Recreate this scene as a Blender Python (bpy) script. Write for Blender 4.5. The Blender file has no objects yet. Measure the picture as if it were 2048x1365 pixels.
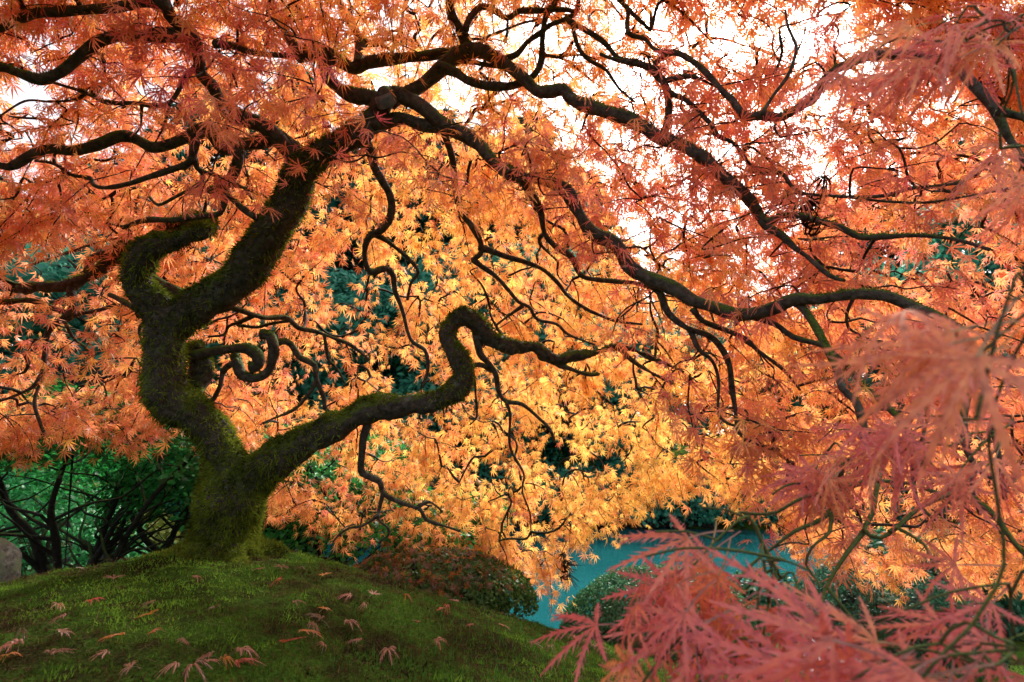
import bpy, bmesh, math, random
import numpy as np
from mathutils import Vector, Matrix

random.seed(7)
RNG = np.random.default_rng(11)
scene = bpy.context.scene
col = scene.collection
R = math.radians

# ------------------------------------------------------------------ camera
PITCH = R(13.6)
CAM_H = 0.34
FPX = 1024.0
cam_d = bpy.data.cameras.new('camera')
cam = bpy.data.objects.new('camera', cam_d)
col.objects.link(cam)
cam.location = (0, 0, CAM_H)
cam.rotation_euler = (R(90) + PITCH, 0, 0)
cam_d.sensor_width = 36
cam_d.lens = 18
cam_d.clip_start = 0.02
cam_d.clip_end = 1000
cam_d.dof.use_dof = True
cam_d.dof.focus_distance = 2.0
cam_d.dof.aperture_fstop = 6.5
scene.camera = cam

# ------------------------------------------------------------------ world and sun (bright overcast, light from behind the tree)
SUN_EL, SUN_AZ = 42.0, 28.0          # azimuth measured from +Y towards +X
world = bpy.data.worlds.new('World')
scene.world = world
world.use_nodes = True
wn = world.node_tree
wn.nodes.clear()
sky = wn.nodes.new('ShaderNodeTexSky')
sky.sky_type = 'NISHITA'
sky.sun_disc = False
sky.sun_elevation = R(SUN_EL)
sky.sun_rotation = R(SUN_AZ)
sky.air_density = 1.0
sky.dust_density = 4.0
hsv = wn.nodes.new('ShaderNodeHueSaturation')
hsv.inputs['Saturation'].default_value = 0.22      # cloud cover: nearly white sky
bg = wn.nodes.new('ShaderNodeBackground')
bg.inputs['Strength'].default_value = 0.10
wo = wn.nodes.new('ShaderNodeOutputWorld')
wn.links.new(sky.outputs[0], hsv.inputs['Color'])
wn.links.new(hsv.outputs[0], bg.inputs[0])
wn.links.new(bg.outputs[0], wo.inputs[0])

sd = bpy.data.lights.new('sun', 'SUN')
sd.energy = 2.8
sd.angle = R(10)
sd.color = (1.0, 0.95, 0.86)
sun = bpy.data.objects.new('sun', sd)
col.objects.link(sun)
sdir = Vector((math.sin(R(SUN_AZ)) * math.cos(R(SUN_EL)), math.cos(R(SUN_AZ)) * math.cos(R(SUN_EL)), math.sin(R(SUN_EL))))
sun.rotation_euler = sdir.to_track_quat('Z', 'Y').to_euler()
sun.location = sdir * 30

scene.view_settings.view_transform = 'Standard'
scene.view_settings.look = 'None'
scene.view_settings.gamma = 1
scene.view_settings.use_curve_mapping = False
scene.view_settings.exposure = 1.98
scene.cycles.use_denoising = True
scene.cycles.max_bounces = 10
scene.cycles.diffuse_bounces = 5
scene.cycles.glossy_bounces = 3
scene.cycles.transmission_bounces = 6
scene.cycles.sample_clamp_indirect = 8

# ------------------------------------------------------------------ helpers
CT, ST = math.cos(PITCH), math.sin(PITCH)
def P(px, py, d):
    """photo pixel and depth along the view axis -> world point"""
    cx = (px - 1024) / FPX * d
    cy = (682.5 - py) / FPX * d
    return np.array((cx, d * CT - cy * ST, CAM_H + d * ST + cy * CT))

def hash3(i, j, k, s):
    n = (i * 374761393 + j * 668265263 + k * 2147483647 + s * 974634777) & 0xffffffff
    n = ((n ^ (n >> 13)) * 1274126177) & 0xffffffff
    return ((n ^ (n >> 16)) & 0xffff) / 65535.0
def vnoise(p, freq, seed=0):
    q = np.asarray(p, float) * freq + 1000.0
    i = np.floor(q).astype(np.int64)
    f = q - i
    f = f * f * (3 - 2 * f)
    out = np.zeros(len(q))
    for a in (0, 1):
        for b in (0, 1):
            for c in (0, 1):
                w = (f[:, 0] if a else 1 - f[:, 0]) * (f[:, 1] if b else 1 - f[:, 1]) * (f[:, 2] if c else 1 - f[:, 2])
                out += w * hash3(i[:, 0] + a, i[:, 1] + b, i[:, 2] + c, seed)
    return out
def sstep(a, b, x):
    t = np.clip((x - a) / (b - a), 0, 1)
    return t * t * (3 - 2 * t)
def unit(v):
    v = np.asarray(v, float)
    return v / (np.linalg.norm(v, axis=-1, keepdims=True) + 1e-9)

def mesh_np(name, V, F, colors=None, smooth=False):
    V = np.asarray(V, np.float32); F = np.asarray(F, np.int32)
    me = bpy.data.meshes.new(name)
    k = F.shape[1]
    me.vertices.add(len(V)); me.vertices.foreach_set('co', V.ravel())
    me.loops.add(F.size); me.loops.foreach_set('vertex_index', F.ravel())
    me.polygons.add(len(F))
    me.polygons.foreach_set('loop_start', np.arange(0, F.size, k, dtype=np.int32))
    if smooth:
        me.polygons.foreach_set('use_smooth', np.ones(len(F), bool))
    me.update(calc_edges=True)
    if colors is not None:
        a = me.color_attributes.new('tint', 'FLOAT_COLOR', 'POINT')
        c = np.ones((len(V), 4), np.float32); c[:, :3] = colors
        a.data.foreach_set('color', c.ravel())
    return me
def obj(name, me, mat=None, parent=None, kind=None):
    o = bpy.data.objects.new(name, me)
    col.objects.link(o)
    if mat is not None and not me.materials:
        me.materials.append(mat)
    if parent is not None:
        o.parent = parent
    if kind:
        o['kind'] = kind
    return o
def tag(o, label, cat, group=None, kind=None):
    o['label'] = label; o['category'] = cat
    if group: o['group'] = group
    if kind: o['kind'] = kind
    return o
def empty(name, loc=(0, 0, 0), label=None, cat=None, group=None):
    o = bpy.data.objects.new(name, None)
    o.empty_display_size = 0.1
    o.location = loc
    col.objects.link(o)
    if label: tag(o, label, cat, group)
    return o
def copy_tree(o, parent=None):
    c = o.copy(); col.objects.link(c); c.parent = parent
    for ch in list(o.children):
        copy_tree(ch, c)
    return c

def spline(pts, rad, step):
    """Catmull-Rom through pts, resampled"""
    pts = np.asarray(pts, float); rad = np.asarray(rad, float)
    n = len(pts)
    if n == 2:
        k = max(2, int(np.linalg.norm(pts[1] - pts[0]) / step) + 1)
        t = np.linspace(0, 1, k)[:, None]
        return pts[0] * (1 - t) + pts[1] * t, rad[0] * (1 - t[:, 0]) + rad[1] * t[:, 0]
    ext = np.vstack([2 * pts[0] - pts[1], pts, 2 * pts[-1] - pts[-2]])
    er = np.concatenate([[rad[0]], rad, [rad[-1]]])
    out, ro = [], []
    for i in range(n - 1):
        p0, p1, p2, p3 = ext[i:i + 4]
        k = max(2, int(np.linalg.norm(p2 - p1) / step) + 1)
        t = np.linspace(0, 1, k, endpoint=False)[:, None]
        out.append(0.5 * (2 * p1 + (p2 - p0) * t + (2 * p0 - 5 * p1 + 4 * p2 - p3) * t ** 2 + (3 * p1 - p0 - 3 * p2 + p3) * t ** 3))
        r0, r1, r2, r3 = er[i:i + 4]; t = t[:, 0]
        ro.append(0.5 * (2 * r1 + (r2 - r0) * t + (2 * r0 - 5 * r1 + 4 * r2 - r3) * t ** 2 + (3 * r1 - r0 - 3 * r2 + r3) * t ** 3))
    out.append(pts[-1:]); ro.append(rad[-1:])
    return np.vstack(out), np.maximum(np.concatenate(ro), 0.0006)

def tube(path, rad, n=10, lump=0.0, seed=0, cap=True):
    """quads of a tube along a path (ends closed with degenerate quads)"""
    path = np.asarray(path); m = len(path)
    tan = np.gradient(path, axis=0); tan = unit(tan)
    N = np.zeros_like(path)
    ref = np.array((0, 0, 1.0)) if abs(tan[0][2]) < 0.9 else np.array((1.0, 0, 0))
    nv = unit(np.cross(np.cross(tan[0], ref), tan[0]))
    for i in range(m):
        nv = nv - tan[i] * np.dot(nv, tan[i]); nv = nv / (np.linalg.norm(nv) + 1e-9)
        N[i] = nv
    B = np.cross(tan, N)
    a = np.linspace(0, 2 * math.pi, n, endpoint=False)
    ring = N[:, None, :] * np.cos(a)[None, :, None] + B[:, None, :] * np.sin(a)[None, :, None]
    V = path[:, None, :] + ring * rad[:, None, None]
    if lump > 0:
        flat = V.reshape(-1, 3)
        rr = np.repeat(rad, n)
        q = vnoise(flat, 22, seed) * 0.6 + vnoise(flat, 60, seed + 1) * 0.4 - 0.5
        V = (flat + ring.reshape(-1, 3) * (q * lump * rr)[:, None]).reshape(m, n, 3)
    V = V.reshape(-1, 3)
    i = np.arange(m - 1)[:, None] * n; j = np.arange(n)[None, :]; j2 = (j + 1) % n
    F = np.stack([i + j, i + j2, i + n + j2, i + n + j], -1).reshape(-1, 4)
    if cap:
        c0, c1 = len(V), len(V) + 1
        V = np.vstack([V, path[0] - tan[0] * rad[0] * 0.3, path[-1] + tan[-1] * rad[-1] * 0.5])
        jj = np.arange(0, n, 2)
        F0 = np.stack([np.full(len(jj), c0), (jj + 2) % n, jj + 1, jj], -1)
        e = (m - 1) * n
        F1 = np.stack([np.full(len(jj), c1), e + jj, e + jj + 1, e + (jj + 2) % n], -1)
        F = np.vstack([F, F0, F1])
    return V, F
def merge(parts):
    Vs, Fs, o = [], [], 0
    for V, F in parts:
        Vs.append(V); Fs.append(F + o); o += len(V)
    return np.vstack(Vs), np.vstack(Fs)

# ------------------------------------------------------------------ materials
def new_mat(name):
    m = bpy.data.materials.new(name); m.use_nodes = True
    nt = m.node_tree; nt.nodes.clear()
    return m, nt, nt.nodes.new, nt.links.new
def ramp(nt, stops):
    r = nt.nodes.new('ShaderNodeValToRGB')
    e = r.color_ramp.elements
    while len(e) > 1: e.remove(e[-1])
    e[0].position = stops[0][0]; e[0].color = (*stops[0][1], 1)
    for p, c in stops[1:]:
        x = e.new(p); x.color = (*c, 1)
    return r

def leaf_mat(name, source='attr', trans=0.5, gloss=0.05, rough=0.45, satboost=1.0):
    m, nt, N, L = new_mat(name)
    if source == 'attr':
        a = N('ShaderNodeVertexColor'); a.layer_name = 'tint'; c = a.outputs[0]
    elif source == 'object':
        a = N('ShaderNodeObjectInfo')
        v = N('ShaderNodeVertexColor'); v.layer_name = 'tint'
        mx = N('ShaderNodeMix'); mx.data_type = 'RGBA'; mx.blend_type = 'MULTIPLY'; mx.inputs[0].default_value = 1
        L(a.outputs['Color'], mx.inputs[6]); L(v.outputs[0], mx.inputs[7])
        tc = N('ShaderNodeTexCoord'); nz = N('ShaderNodeTexNoise'); nz.inputs['Scale'].default_value = 9; nz.inputs['Detail'].default_value = 6
        L(tc.outputs['Object'], nz.inputs['Vector'])
        rz = ramp(nt, [(0.3, (0.55, 0.42, 0.5)), (0.5, (1, 1, 1)), (0.75, (1.15, 1.35, 1.2))]); L(nz.outputs[0], rz.inputs[0])
        m2 = N('ShaderNodeMix'); m2.data_type = 'RGBA'; m2.blend_type = 'MULTIPLY'; m2.inputs[0].default_value = 1
        L(mx.outputs[2], m2.inputs[6]); L(rz.outputs[0], m2.inputs[7]); c = m2.outputs[2]
    d = N('ShaderNodeBsdfDiffuse'); t = N('ShaderNodeBsdfTranslucent'); g = N('ShaderNodeBsdfGlossy')
    g.inputs['Roughness'].default_value = rough
    g.inputs['Color'].default_value = (0.9, 0.9, 0.9, 1)
    L(c, d.inputs[0])
    gm = N('ShaderNodeHueSaturation'); gm.inputs['Saturation'].default_value = satboost; gm.inputs['Value'].default_value = 1.15
    L(c, gm.inputs['Color']); L(gm.outputs[0], t.inputs[0])
    mx1 = N('ShaderNodeMixShader'); mx1.inputs[0].default_value = trans
    L(d.outputs[0], mx1.inputs[1]); L(t.outputs[0], mx1.inputs[2])
    mx2 = N('ShaderNodeMixShader'); mx2.inputs[0].default_value = gloss
    L(mx1.outputs[0], mx2.inputs[1]); L(g.outputs[0], mx2.inputs[2])
    o = N('ShaderNodeOutputMaterial'); L(mx2.outputs[0], o.inputs[0])
    return m

def bark_mat(name, moss=0.5, dark=(0.012, 0.009, 0.008), light=(0.075, 0.055, 0.045), mosscol=((0.018, 0.032, 0.006), (0.07, 0.10, 0.016))):
    m, nt, N, L = new_mat(name)
    tc = N('ShaderNodeTexCoord')
    n1 = N('ShaderNodeTexNoise'); n1.inputs['Scale'].default_value = 55; n1.inputs['Detail'].default_value = 8
    n2 = N('ShaderNodeTexNoise'); n2.inputs['Scale'].default_value = 6; n2.inputs['Detail'].default_value = 5
    n3 = N('ShaderNodeTexNoise'); n3.inputs['Scale'].default_value = 190; n3.inputs['Detail'].default_value = 4
    for n in (n1, n2, n3): L(tc.outputs['Object'], n.inputs['Vector'])
    r1 = ramp(nt, [(0.25, dark), (0.55, tuple((a + b) / 2 for a, b in zip(dark, light))), (0.8, light)])
    L(n1.outputs[0], r1.inputs[0])
    # pale lichen flecks
    r4 = ramp(nt, [(0.0, (0, 0, 0)), (0.66, (0, 0, 0)), (0.72, (1, 1, 1))])
    n4 = N('ShaderNodeTexNoise'); n4.inputs['Scale'].default_value = 17; n4.inputs['Detail'].default_value = 3
    L(tc.outputs['Object'], n4.inputs['Vector']); L(n4.outputs[0], r4.inputs[0])
    ml = N('ShaderNodeMix'); ml.data_type = 'RGBA'
    L(r4.outputs[0], ml.inputs[0]); L(r1.outputs[0], ml.inputs[6]); ml.inputs[7].default_value = (0.11, 0.105, 0.095, 1)
    # moss by up-facing and noise
    ge = N('ShaderNodeNewGeometry'); sx = N('ShaderNodeSeparateXYZ'); L(ge.outputs['Normal'], sx.inputs[0])
    ma = N('ShaderNodeMath'); ma.operation = 'MULTIPLY_ADD'; ma.inputs[1].default_value = 0.30; L(sx.outputs[2], ma.inputs[0]); L(n2.outputs[0], ma.inputs[2])
    mb = N('ShaderNodeMath'); mb.operation = 'ADD'; mb.inputs[1].default_value = moss - 0.5; L(ma.outputs[0], mb.inputs[0])
    rm = ramp(nt, [(0.0, (0, 0, 0)), (0.52, (0, 0, 0)), (0.66, (1, 1, 1))]); L(mb.outputs[0], rm.inputs[0])
    rc = ramp(nt, [(0.3, mosscol[0]), (0.7, mosscol[1])]); L(n3.outputs[0], rc.inputs[0])
    mm = N('ShaderNodeMix'); mm.data_type = 'RGBA'
    L(rm.outputs[0], mm.inputs[0]); L(ml.outputs[2], mm.inputs[6]); L(rc.outputs[0], mm.inputs[7])
    p = N('ShaderNodeBsdfPrincipled'); p.inputs['Roughness'].default_value = 0.8
    p.inputs['Specular IOR Level'].default_value = 0.25
    L(mm.outputs[2], p.inputs['Base Color'])
    ad = N('ShaderNodeMath'); ad.operation = 'ADD'; L(n1.outputs[0], ad.inputs[0]); L(n3.outputs[0], ad.inputs[1])
    b = N('ShaderNodeBump'); b.inputs['Strength'].default_value = 0.9; b.inputs['Distance'].default_value = 0.006
    L(ad.outputs[0], b.inputs['Height']); L(b.outputs[0], p.inputs['Normal'])
    o = N('ShaderNodeOutputMaterial'); L(p.outputs[0], o.inputs[0])
    return m

M_LEAF = leaf_mat('maple_leaf', 'attr', trans=0.62, gloss=0.035)
M_NEAR = leaf_mat('maple_leaf_near', 'object', trans=0.45, gloss=0.05)
M_GREEN = leaf_mat('green_leaf', 'attr', trans=0.35, gloss=0.018, rough=0.4)
M_MATTE = leaf_mat('moss_blade', 'attr', trans=0.30, gloss=0.0)
M_NEEDLE = leaf_mat('needle', 'attr', trans=0.2, gloss=0.02)
M_BARK = bark_mat('mossy_bark', 0.50, light=(0.10, 0.077, 0.067), mosscol=((0.03, 0.05, 0.008), (0.11, 0.15, 0.022)))
M_LIMB = bark_mat('limb_bark', 0.45, light=(0.12, 0.09, 0.078), mosscol=((0.03, 0.05, 0.008), (0.10, 0.15, 0.022)))
M_TWIG = bark_mat('twig_bark', 0.36, dark=(0.010, 0.008, 0.007), light=(0.04, 0.028, 0.022))
M_GTWIG = bark_mat('green_twig', 0.50, dark=(0.03, 0.03, 0.014), light=(0.09, 0.10, 0.035), mosscol=((0.06, 0.09, 0.02), (0.11, 0.15, 0.04)))
M_STEM = bark_mat('shrub_stem', 0.40, dark=(0.006, 0.006, 0.005), light=(0.03, 0.026, 0.02))
M_CTRUNK = bark_mat('conifer_bark', 0.35, dark=(0.02, 0.016, 0.014), light=(0.07, 0.055, 0.05))

# ------------------------------------------------------------------ ground
WATER_Z = -1.0
def pond_d(x, y):
    return np.sqrt(((x - 1.5) / 8.5) ** 2 + ((y - 8.1) / 3.9) ** 2)
def terrain(x, y):
    x = np.asarray(x, float); y = np.asarray(y, float)
    dx = x + 0.95
    q = np.where(dx > 0, (np.abs(dx) / 1.95) ** 1.7, (dx / 2.6) ** 2)
    dy = y - 1.65
    ay = np.where(dy > 0, 1.6, 4.5)
    q = q + (np.abs(dy) / ay) ** 2.3
    z = -0.85 + 0.87 * np.exp(-q)
    z = z + 0.03 * np.exp(-(((x + 1.05) / 0.42) ** 2 + ((y - 1.98) / 0.42) ** 2))     # root swell
    p3 = np.stack([x.ravel(), y.ravel(), np.zeros(x.size)], -1)
    near = np.exp(-(x ** 2 + (y - 1.5) ** 2) / 40)
    z = z + near * ((vnoise(p3, 2.2, 3) - 0.5) * 0.05 + (vnoise(p3, 7, 4) - 0.5) * 0.022 + (vnoise(p3, 19, 5) - 0.5) * 0.012 + (vnoise(p3, 38, 6) - 0.5) * 0.009).reshape(x.shape)
    pd = pond_d(x, y)
    z = z - 0.75 * (1 - sstep(0.86, 1.04, pd))
    far = np.clip(y - 12.2, 0, None)
    z = z + 2.2 * sstep(0, 14, far) + np.clip(far - 10, 0, None) * 0.03
    side = np.clip(np.abs(x) - 9, 0, None)
    z = z + np.minimum(side * 0.08, 1.5)
    return z
def hit_ground(px, py):
    o = np.array((0, 0, CAM_H)); dvec = P(px, py, 1.0) - o
    t = np.arange(0.5, 14, 0.004)
    pts = o + dvec * t[:, None]
    below = pts[:, 2] < terrain(pts[:, 0], pts[:, 1])
    k = int(np.argmax(below)) if below.any() else len(t) - 1
    return pts[k]

def axis_grid(lo, hi, fine_lo, fine_hi, fine, grow=1.17):
    a = list(np.arange(fine_lo, fine_hi, fine)); s = fine
    x = a[-1]
    while x < hi: s *= grow; x += s; a.append(x)
    s = fine; x = a[0]; b = []
    while x > lo: s *= grow; x -= s; b.append(x)
    return np.array(b[::-1] + a)
gx = axis_grid(-260, 260, -2.6, 2.6, 0.013)
gy = axis_grid(-120, 320, 0.5, 3.4, 0.013)
X, Y = np.meshgrid(gx, gy)
Z = terrain(X, Y)
V = np.stack([X, Y, Z], -1).reshape(-1, 3)
nx, ny = len(gx), len(gy)
ii = (np.arange(ny - 1)[:, None] * nx + np.arange(nx - 1)[None, :]).ravel()
F = np.stack([ii, ii + 1, ii + nx + 1, ii + nx], -1)
m, nt, N, L = new_mat('moss_ground')
tc = N('ShaderNodeTexCoord')
n1 = N('ShaderNodeTexNoise'); n1.inputs['Scale'].default_value = 3.2; n1.inputs['Detail'].default_value = 7; n1.inputs['Roughness'].default_value = 0.65
n2 = N('ShaderNodeTexNoise'); n2.inputs['Scale'].default_value = 140; n2.inputs['Detail'].default_value = 4
for n in (n1, n2): L(tc.outputs['Object'], n.inputs['Vector'])
r1 = ramp(nt, [(0.30, (0.020, 0.016, 0.009)), (0.42, (0.026, 0.024, 0.009)), (0.52, (0.035, 0.065, 0.011)), (0.75, (0.055, 0.12, 0.016))]); L(n1.outputs[0], r1.inputs[0])
r2 = ramp(nt, [(0.3, (0.45, 0.45, 0.45)), (0.75, (1.5, 1.5, 1.4))]); L(n2.outputs[0], r2.inputs[0])
mx = N('ShaderNodeMix'); mx.data_type = 'RGBA'; mx.blend_type = 'MULTIPLY'; mx.inputs[0].default_value = 1
L(r1.outputs[0], mx.inputs[6]); L(r2.outputs[0], mx.inputs[7])
p = N('ShaderNodeBsdfPrincipled'); p.inputs['Roughness'].default_value = 1.0; p.inputs['Specular IOR Level'].default_value = 0.0
L(mx.outputs[2], p.inputs['Base Color'])
b = N('ShaderNodeBump'); b.inputs['Strength'].default_value = 0.8; b.inputs['Distance'].default_value = 0.01; L(n2.outputs[0], b.inputs['Height']); L(b.outputs[0], p.inputs['Normal'])
o = N('ShaderNodeOutputMaterial'); L(p.outputs[0], o.inputs[0])
M_GROUND = m
ground = obj('ground', mesh_np('ground', V, F, smooth=True), M_GROUND, kind='structure')

# ------------------------------------------------------------------ pond
m, nt, N, L = new_mat('pond_water')
tc = N('ShaderNodeTexCoord')
mp = N('ShaderNodeMapping'); mp.inputs['Scale'].default_value = (1.0, 2.2, 1.0); L(tc.outputs['Object'], mp.inputs[0])
n1 = N('ShaderNodeTexNoise'); n1.inputs['Scale'].default_value = 1.6; n1.inputs['Detail'].default_value = 3; L(mp.outputs[0], n1.inputs['Vector'])
n2 = N('ShaderNodeTexNoise'); n2.inputs['Scale'].default_value = 0.5; n2.inputs['Detail'].default_value = 5; L(tc.outputs['Object'], n2.inputs['Vector'])
r1 = ramp(nt, [(0.3, (0.004, 0.052, 0.060)), (0.7, (0.012, 0.095, 0.104))]); L(n2.outputs[0], r1.inputs[0])
p = N('ShaderNodeBsdfPrincipled'); p.inputs['Roughness'].default_value = 0.07; p.inputs['IOR'].default_value = 1.33
L(r1.outputs[0], p.inputs['Base Color'])
b = N('ShaderNodeBump'); b.inputs['Strength'].default_value = 0.10; b.inputs['Distance'].default_value = 0.05; L(n1.outputs[0], b.inputs['Height']); L(b.outputs[0], p.inputs['Normal'])
o = N('ShaderNodeOutputMaterial'); L(p.outputs[0], o.inputs[0])
a = np.linspace(0, 2 * math.pi, 64, endpoint=False)
Vw = np.stack([1.5 + 8.9 * np.cos(a), 8.1 + 4.15 * np.sin(a), np.full(64, WATER_Z)], -1)
Vw = np.vstack([Vw, [[1.5, 8.1, WATER_Z]]])
Fw = np.stack([np.arange(64), (np.arange(64) + 1) % 64, np.full(64, 64)], -1)
obj('pond_water', mesh_np('pond_water', Vw, Fw), m, kind='structure')

# ------------------------------------------------------------------ leaf templates
LOBE_ANG = np.radians([0, 27, -27, 56, -56, 92, -92])
LOBE_LEN = [1.0, 0.95, 0.95, 0.78, 0.78, 0.48, 0.48]
def leaf_far(seed, droop=0.35):
    r = np.random.default_rng(seed); V = []; F = []
    for a, l in zip(LOBE_ANG, LOBE_LEN):
        a = a + r.normal(0, 0.06); l = l * r.uniform(0.85, 1.1)
        d = np.array((math.sin(a), math.cos(a))); s = np.array((d[1], -d[0]))
        o = len(V); w = 0.066 * l ** 0.5
        dr = droop * r.uniform(0.5, 1.4)
        def pt(t, k): 
            q = d * t * l + s * k
            return (q[0], q[1], -dr * (t * l) ** 2)
        V += [pt(0.0, 0), pt(0.45, w), pt(0.45, -w), pt(1.05, 0)]
        F += [(o, o + 1, o + 2), (o + 1, o + 3, o + 2)]
    return np.array(V), np.array(F)
def leaf_pinnate(seed, k=3, droop=0.4, tooth=0.16, core=0.02, fold=0.0, curl=0.0):
    """lobes feathered with forward teeth; second value per vertex: 0 midrib .. 1 tip of tooth"""
    r = np.random.default_rng(seed); V = []; F = []; E = []
    for a, l in zip(LOBE_ANG, LOBE_LEN):
        a = a + r.normal(0, 0.07); l = l * r.uniform(0.82, 1.12)
        d0 = np.array((math.sin(a), math.cos(a))); bend = r.normal(0, 0.18)
        dr = droop * r.uniform(0.5, 1.5)
        def pt(t, off, fwd=0.0):
            tt = min(t + fwd, 1.12)
            aa = a + bend * tt; d = np.array((math.sin(aa), math.cos(aa))); s = np.array((d[1], -d[0]))
            q = d * tt * l + s * off
            z = -dr * (tt * l) ** 2 - abs(off) * fold + curl * math.sin(3 * tt)
            return (q[0], q[1], z)
        half = lambda t: core * (0.45 + 1.25 * math.sin(math.pi * min(0.12 + 0.86 * t, 1)))
        o = len(V)
        for i in range(k + 1):
            t = i / k
            V += [pt(t, half(t)), pt(t, -half(t))]; E += [0.1 + 0.3 * t] * 2
            if i < k: q0 = o + 2 * i; F += [(q0, q0 + 2, q0 + 1), (q0 + 1, q0 + 2, q0 + 3)]
        for i in range(k):
            t0 = 0.12 + 0.80 * i / k
            env = (0.45 + 0.9 * math.sin(math.pi * min(0.10 + (i + 0.4) / k, 1))) * l ** 0.6
            for sgn in (-1, 1):
                o = len(V); w = tooth * env * r.uniform(0.65, 1.25) * 0.62; bl = 0.42 / k
                V += [pt(t0, sgn * half(t0) * 0.5), pt(t0, sgn * (half(t0) + w), 1.15 / k * r.uniform(.8, 1.2)), pt(min(t0 + bl, 1), sgn * half(t0) * 0.5)]; E += [0.2, 1, 0.3]
                F += [(o, o + 1, o + 2) if sgn > 0 else (o, o + 2, o + 1)]
    for i in range(3):           # curved petiole
        o = len(V); y0, y1 = -0.19 * i, -0.19 * (i + 1)
        z0, z1 = -0.5 * (y0 * y0), -0.5 * (y1 * y1); w = 0.013
        V += [(-w, y0, z0), (w, y0, z0), (w, y1, z1), (-w, y1, z1)]; E += [-1] * 4
        F += [(o, o + 1, o + 2), (o, o + 2, o + 3)]
    return np.array(V), np.array(F), np.array(E)
def place_leaves(templates, pos, dirv, nrm, size, colr):
    """many leaves -> one vertex / triangle / colour array"""
    pos = np.asarray(pos); dirv = unit(dirv); nrm = np.asarray(nrm)
    xv = unit(np.cross(dirv, nrm)); nv = np.cross(xv, dirv)
    pick = RNG.integers(0, len(templates), len(pos))
    Vs, Fs, Cs, off = [], [], [], 0
    for k, T in enumerate(templates):
        idx = np.where(pick == k)[0]
        if not len(idx): continue
        tv, tf = T[0], T[1]
        A = xv[idx][:, None, :] * tv[None, :, 0:1] + dirv[idx][:, None, :] * tv[None, :, 1:2] + nv[idx][:, None, :] * tv[None, :, 2:3]
        W = pos[idx][:, None, :] + A * np.asarray(size)[idx][:, None, None]
        f = tf[None] + (np.arange(len(idx)) * len(tv))[:, None, None] + off
        Vs.append(W.reshape(-1, 3)); Fs.append(f.reshape(-1, 3)); Cs.append(np.repeat(np.asarray(colr)[idx], len(tv), 0))
        off += len(idx) * len(tv)
    return np.vstack(Vs), np.vstack(Fs), np.vstack(Cs)

# autumn pigments: 0 = lemon, 1 = gold, 2 = orange, 3 = vermilion, 4 = crimson
PIG = np.array([(0.84, 0.61, 0.14), (0.84, 0.475, 0.105), (0.81, 0.335, 0.10), (0.74, 0.23, 0.135), (0.64, 0.115, 0.135)])
def pigment(h):
    h = np.clip(np.asarray(h, float), 0, 3.999)
    i = h.astype(int); f = (h - i)[:, None]
    return PIG[i] * (1 - f) + PIG[i + 1] * f

# ------------------------------------------------------------------ the maple
base = P(447, 1112, 1.9)
maple = empty('japanese_maple', (float(base[0]), float(base[1]), float(terrain(base[0], base[1]))),
              'old laceleaf maple with twisting mossy trunk and glowing orange and red leaves', 'tree')
def part(name, me, mat, kind=None, parent=None):
    o = obj(name, me, mat, maple if parent is None else parent, kind)
    if parent is None:
        o.matrix_parent_inverse = Matrix.Translation(-maple.location)
    return o

NODES, NRAD = [], []           # skeleton points that twigs may grow from
LIMB_MESH = []                 # (V, F, mossiness)
def limb_path(pts, w0, w1, d, step=0.02, wob=0.012, seed=0, widths=None):
    pts = np.asarray(pts, float); n = len(pts)
    arc = np.concatenate([[0], np.cumsum(np.linalg.norm(np.diff(pts, axis=0), axis=1))]); arc /= arc[-1]
    dep = np.interp(arc, np.linspace(0, 1, len(d)), d)
    dep = dep + wob * np.sin(arc * 9 + seed) * (arc > 0.02)
    w = np.interp(arc, [0, 1], [w0, w1]) if widths is None else np.asarray(widths, float)
    P3 = np.array([P(a, b, c) for (a, b), c in zip(pts, dep)])
    return spline(P3, w * 0.5 * dep / FPX, step)
cnt = 0
def limb(name, pts, w0, w1, d, moss=0.5, mat=None, widths=None, n=10, wob=0.012, tip=True):
    global cnt
    cnt += 1
    path, rad = limb_path(pts, w0, w1, d, seed=cnt * 1.7, widths=widths, wob=wob)
    # gnarled: small kinks and a swollen collar at the root
    t = np.linspace(0, 1, len(path))
    k = np.stack([vnoise(path, 9, cnt), vnoise(path, 9, cnt + 50), vnoise(path, 9, cnt + 90)], -1) - 0.5
    path = path + k * (rad * 0.55)[:, None]
    rad = rad * (1 + 0.25 * np.exp(-t * 14)) * (0.70 + 0.42 * vnoise(path, 18, cnt + 7))
    V, F = tube(path, rad, n, 0.42, cnt)
    o = part(name, mesh_np(name, V, F, smooth=True), mat or M_LIMB)
    NODES.append(path[::2]); NRAD.append(rad[::2])
    LIMB_MESH.append((V, F, moss))
    return o

# --- trunk, leader, low right limb and the hooked left limb fused into one skin
def tpath(rows, step=0.02):
    return spline([P(a, b, d) for a, b, d, r in rows], [r * d / FPX for a, b, d, r in rows], step)
TR = [(443, 1135, 1.90, 112), (443, 1112, 1.90, 84), (441, 1085, 1.90, 68), (448, 1045, 1.90, 70), (457, 1005, 1.90, 76), (462, 965, 1.90, 68), (452, 925, 1.90, 50),
      (430, 880, 1.89, 44), (392, 838, 1.87, 45), (348, 805, 1.85, 49), (326, 760, 1.84, 49), (330, 705, 1.84, 44), (338, 665, 1.84, 43), (352, 628, 1.84, 44)]
LD = [(345, 655, 1.84, 40), (392, 618, 1.84, 44), (455, 572, 1.83, 43), (512, 510, 1.81, 43), (556, 445, 1.78, 43), (586, 392, 1.76, 40), (604, 340, 1.74, 37),
      (645, 308, 1.72, 32), (692, 285, 1.70, 32), (728, 252, 1.68, 31), (757, 220, 1.66, 28), (768, 196, 1.63, 20)]
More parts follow.
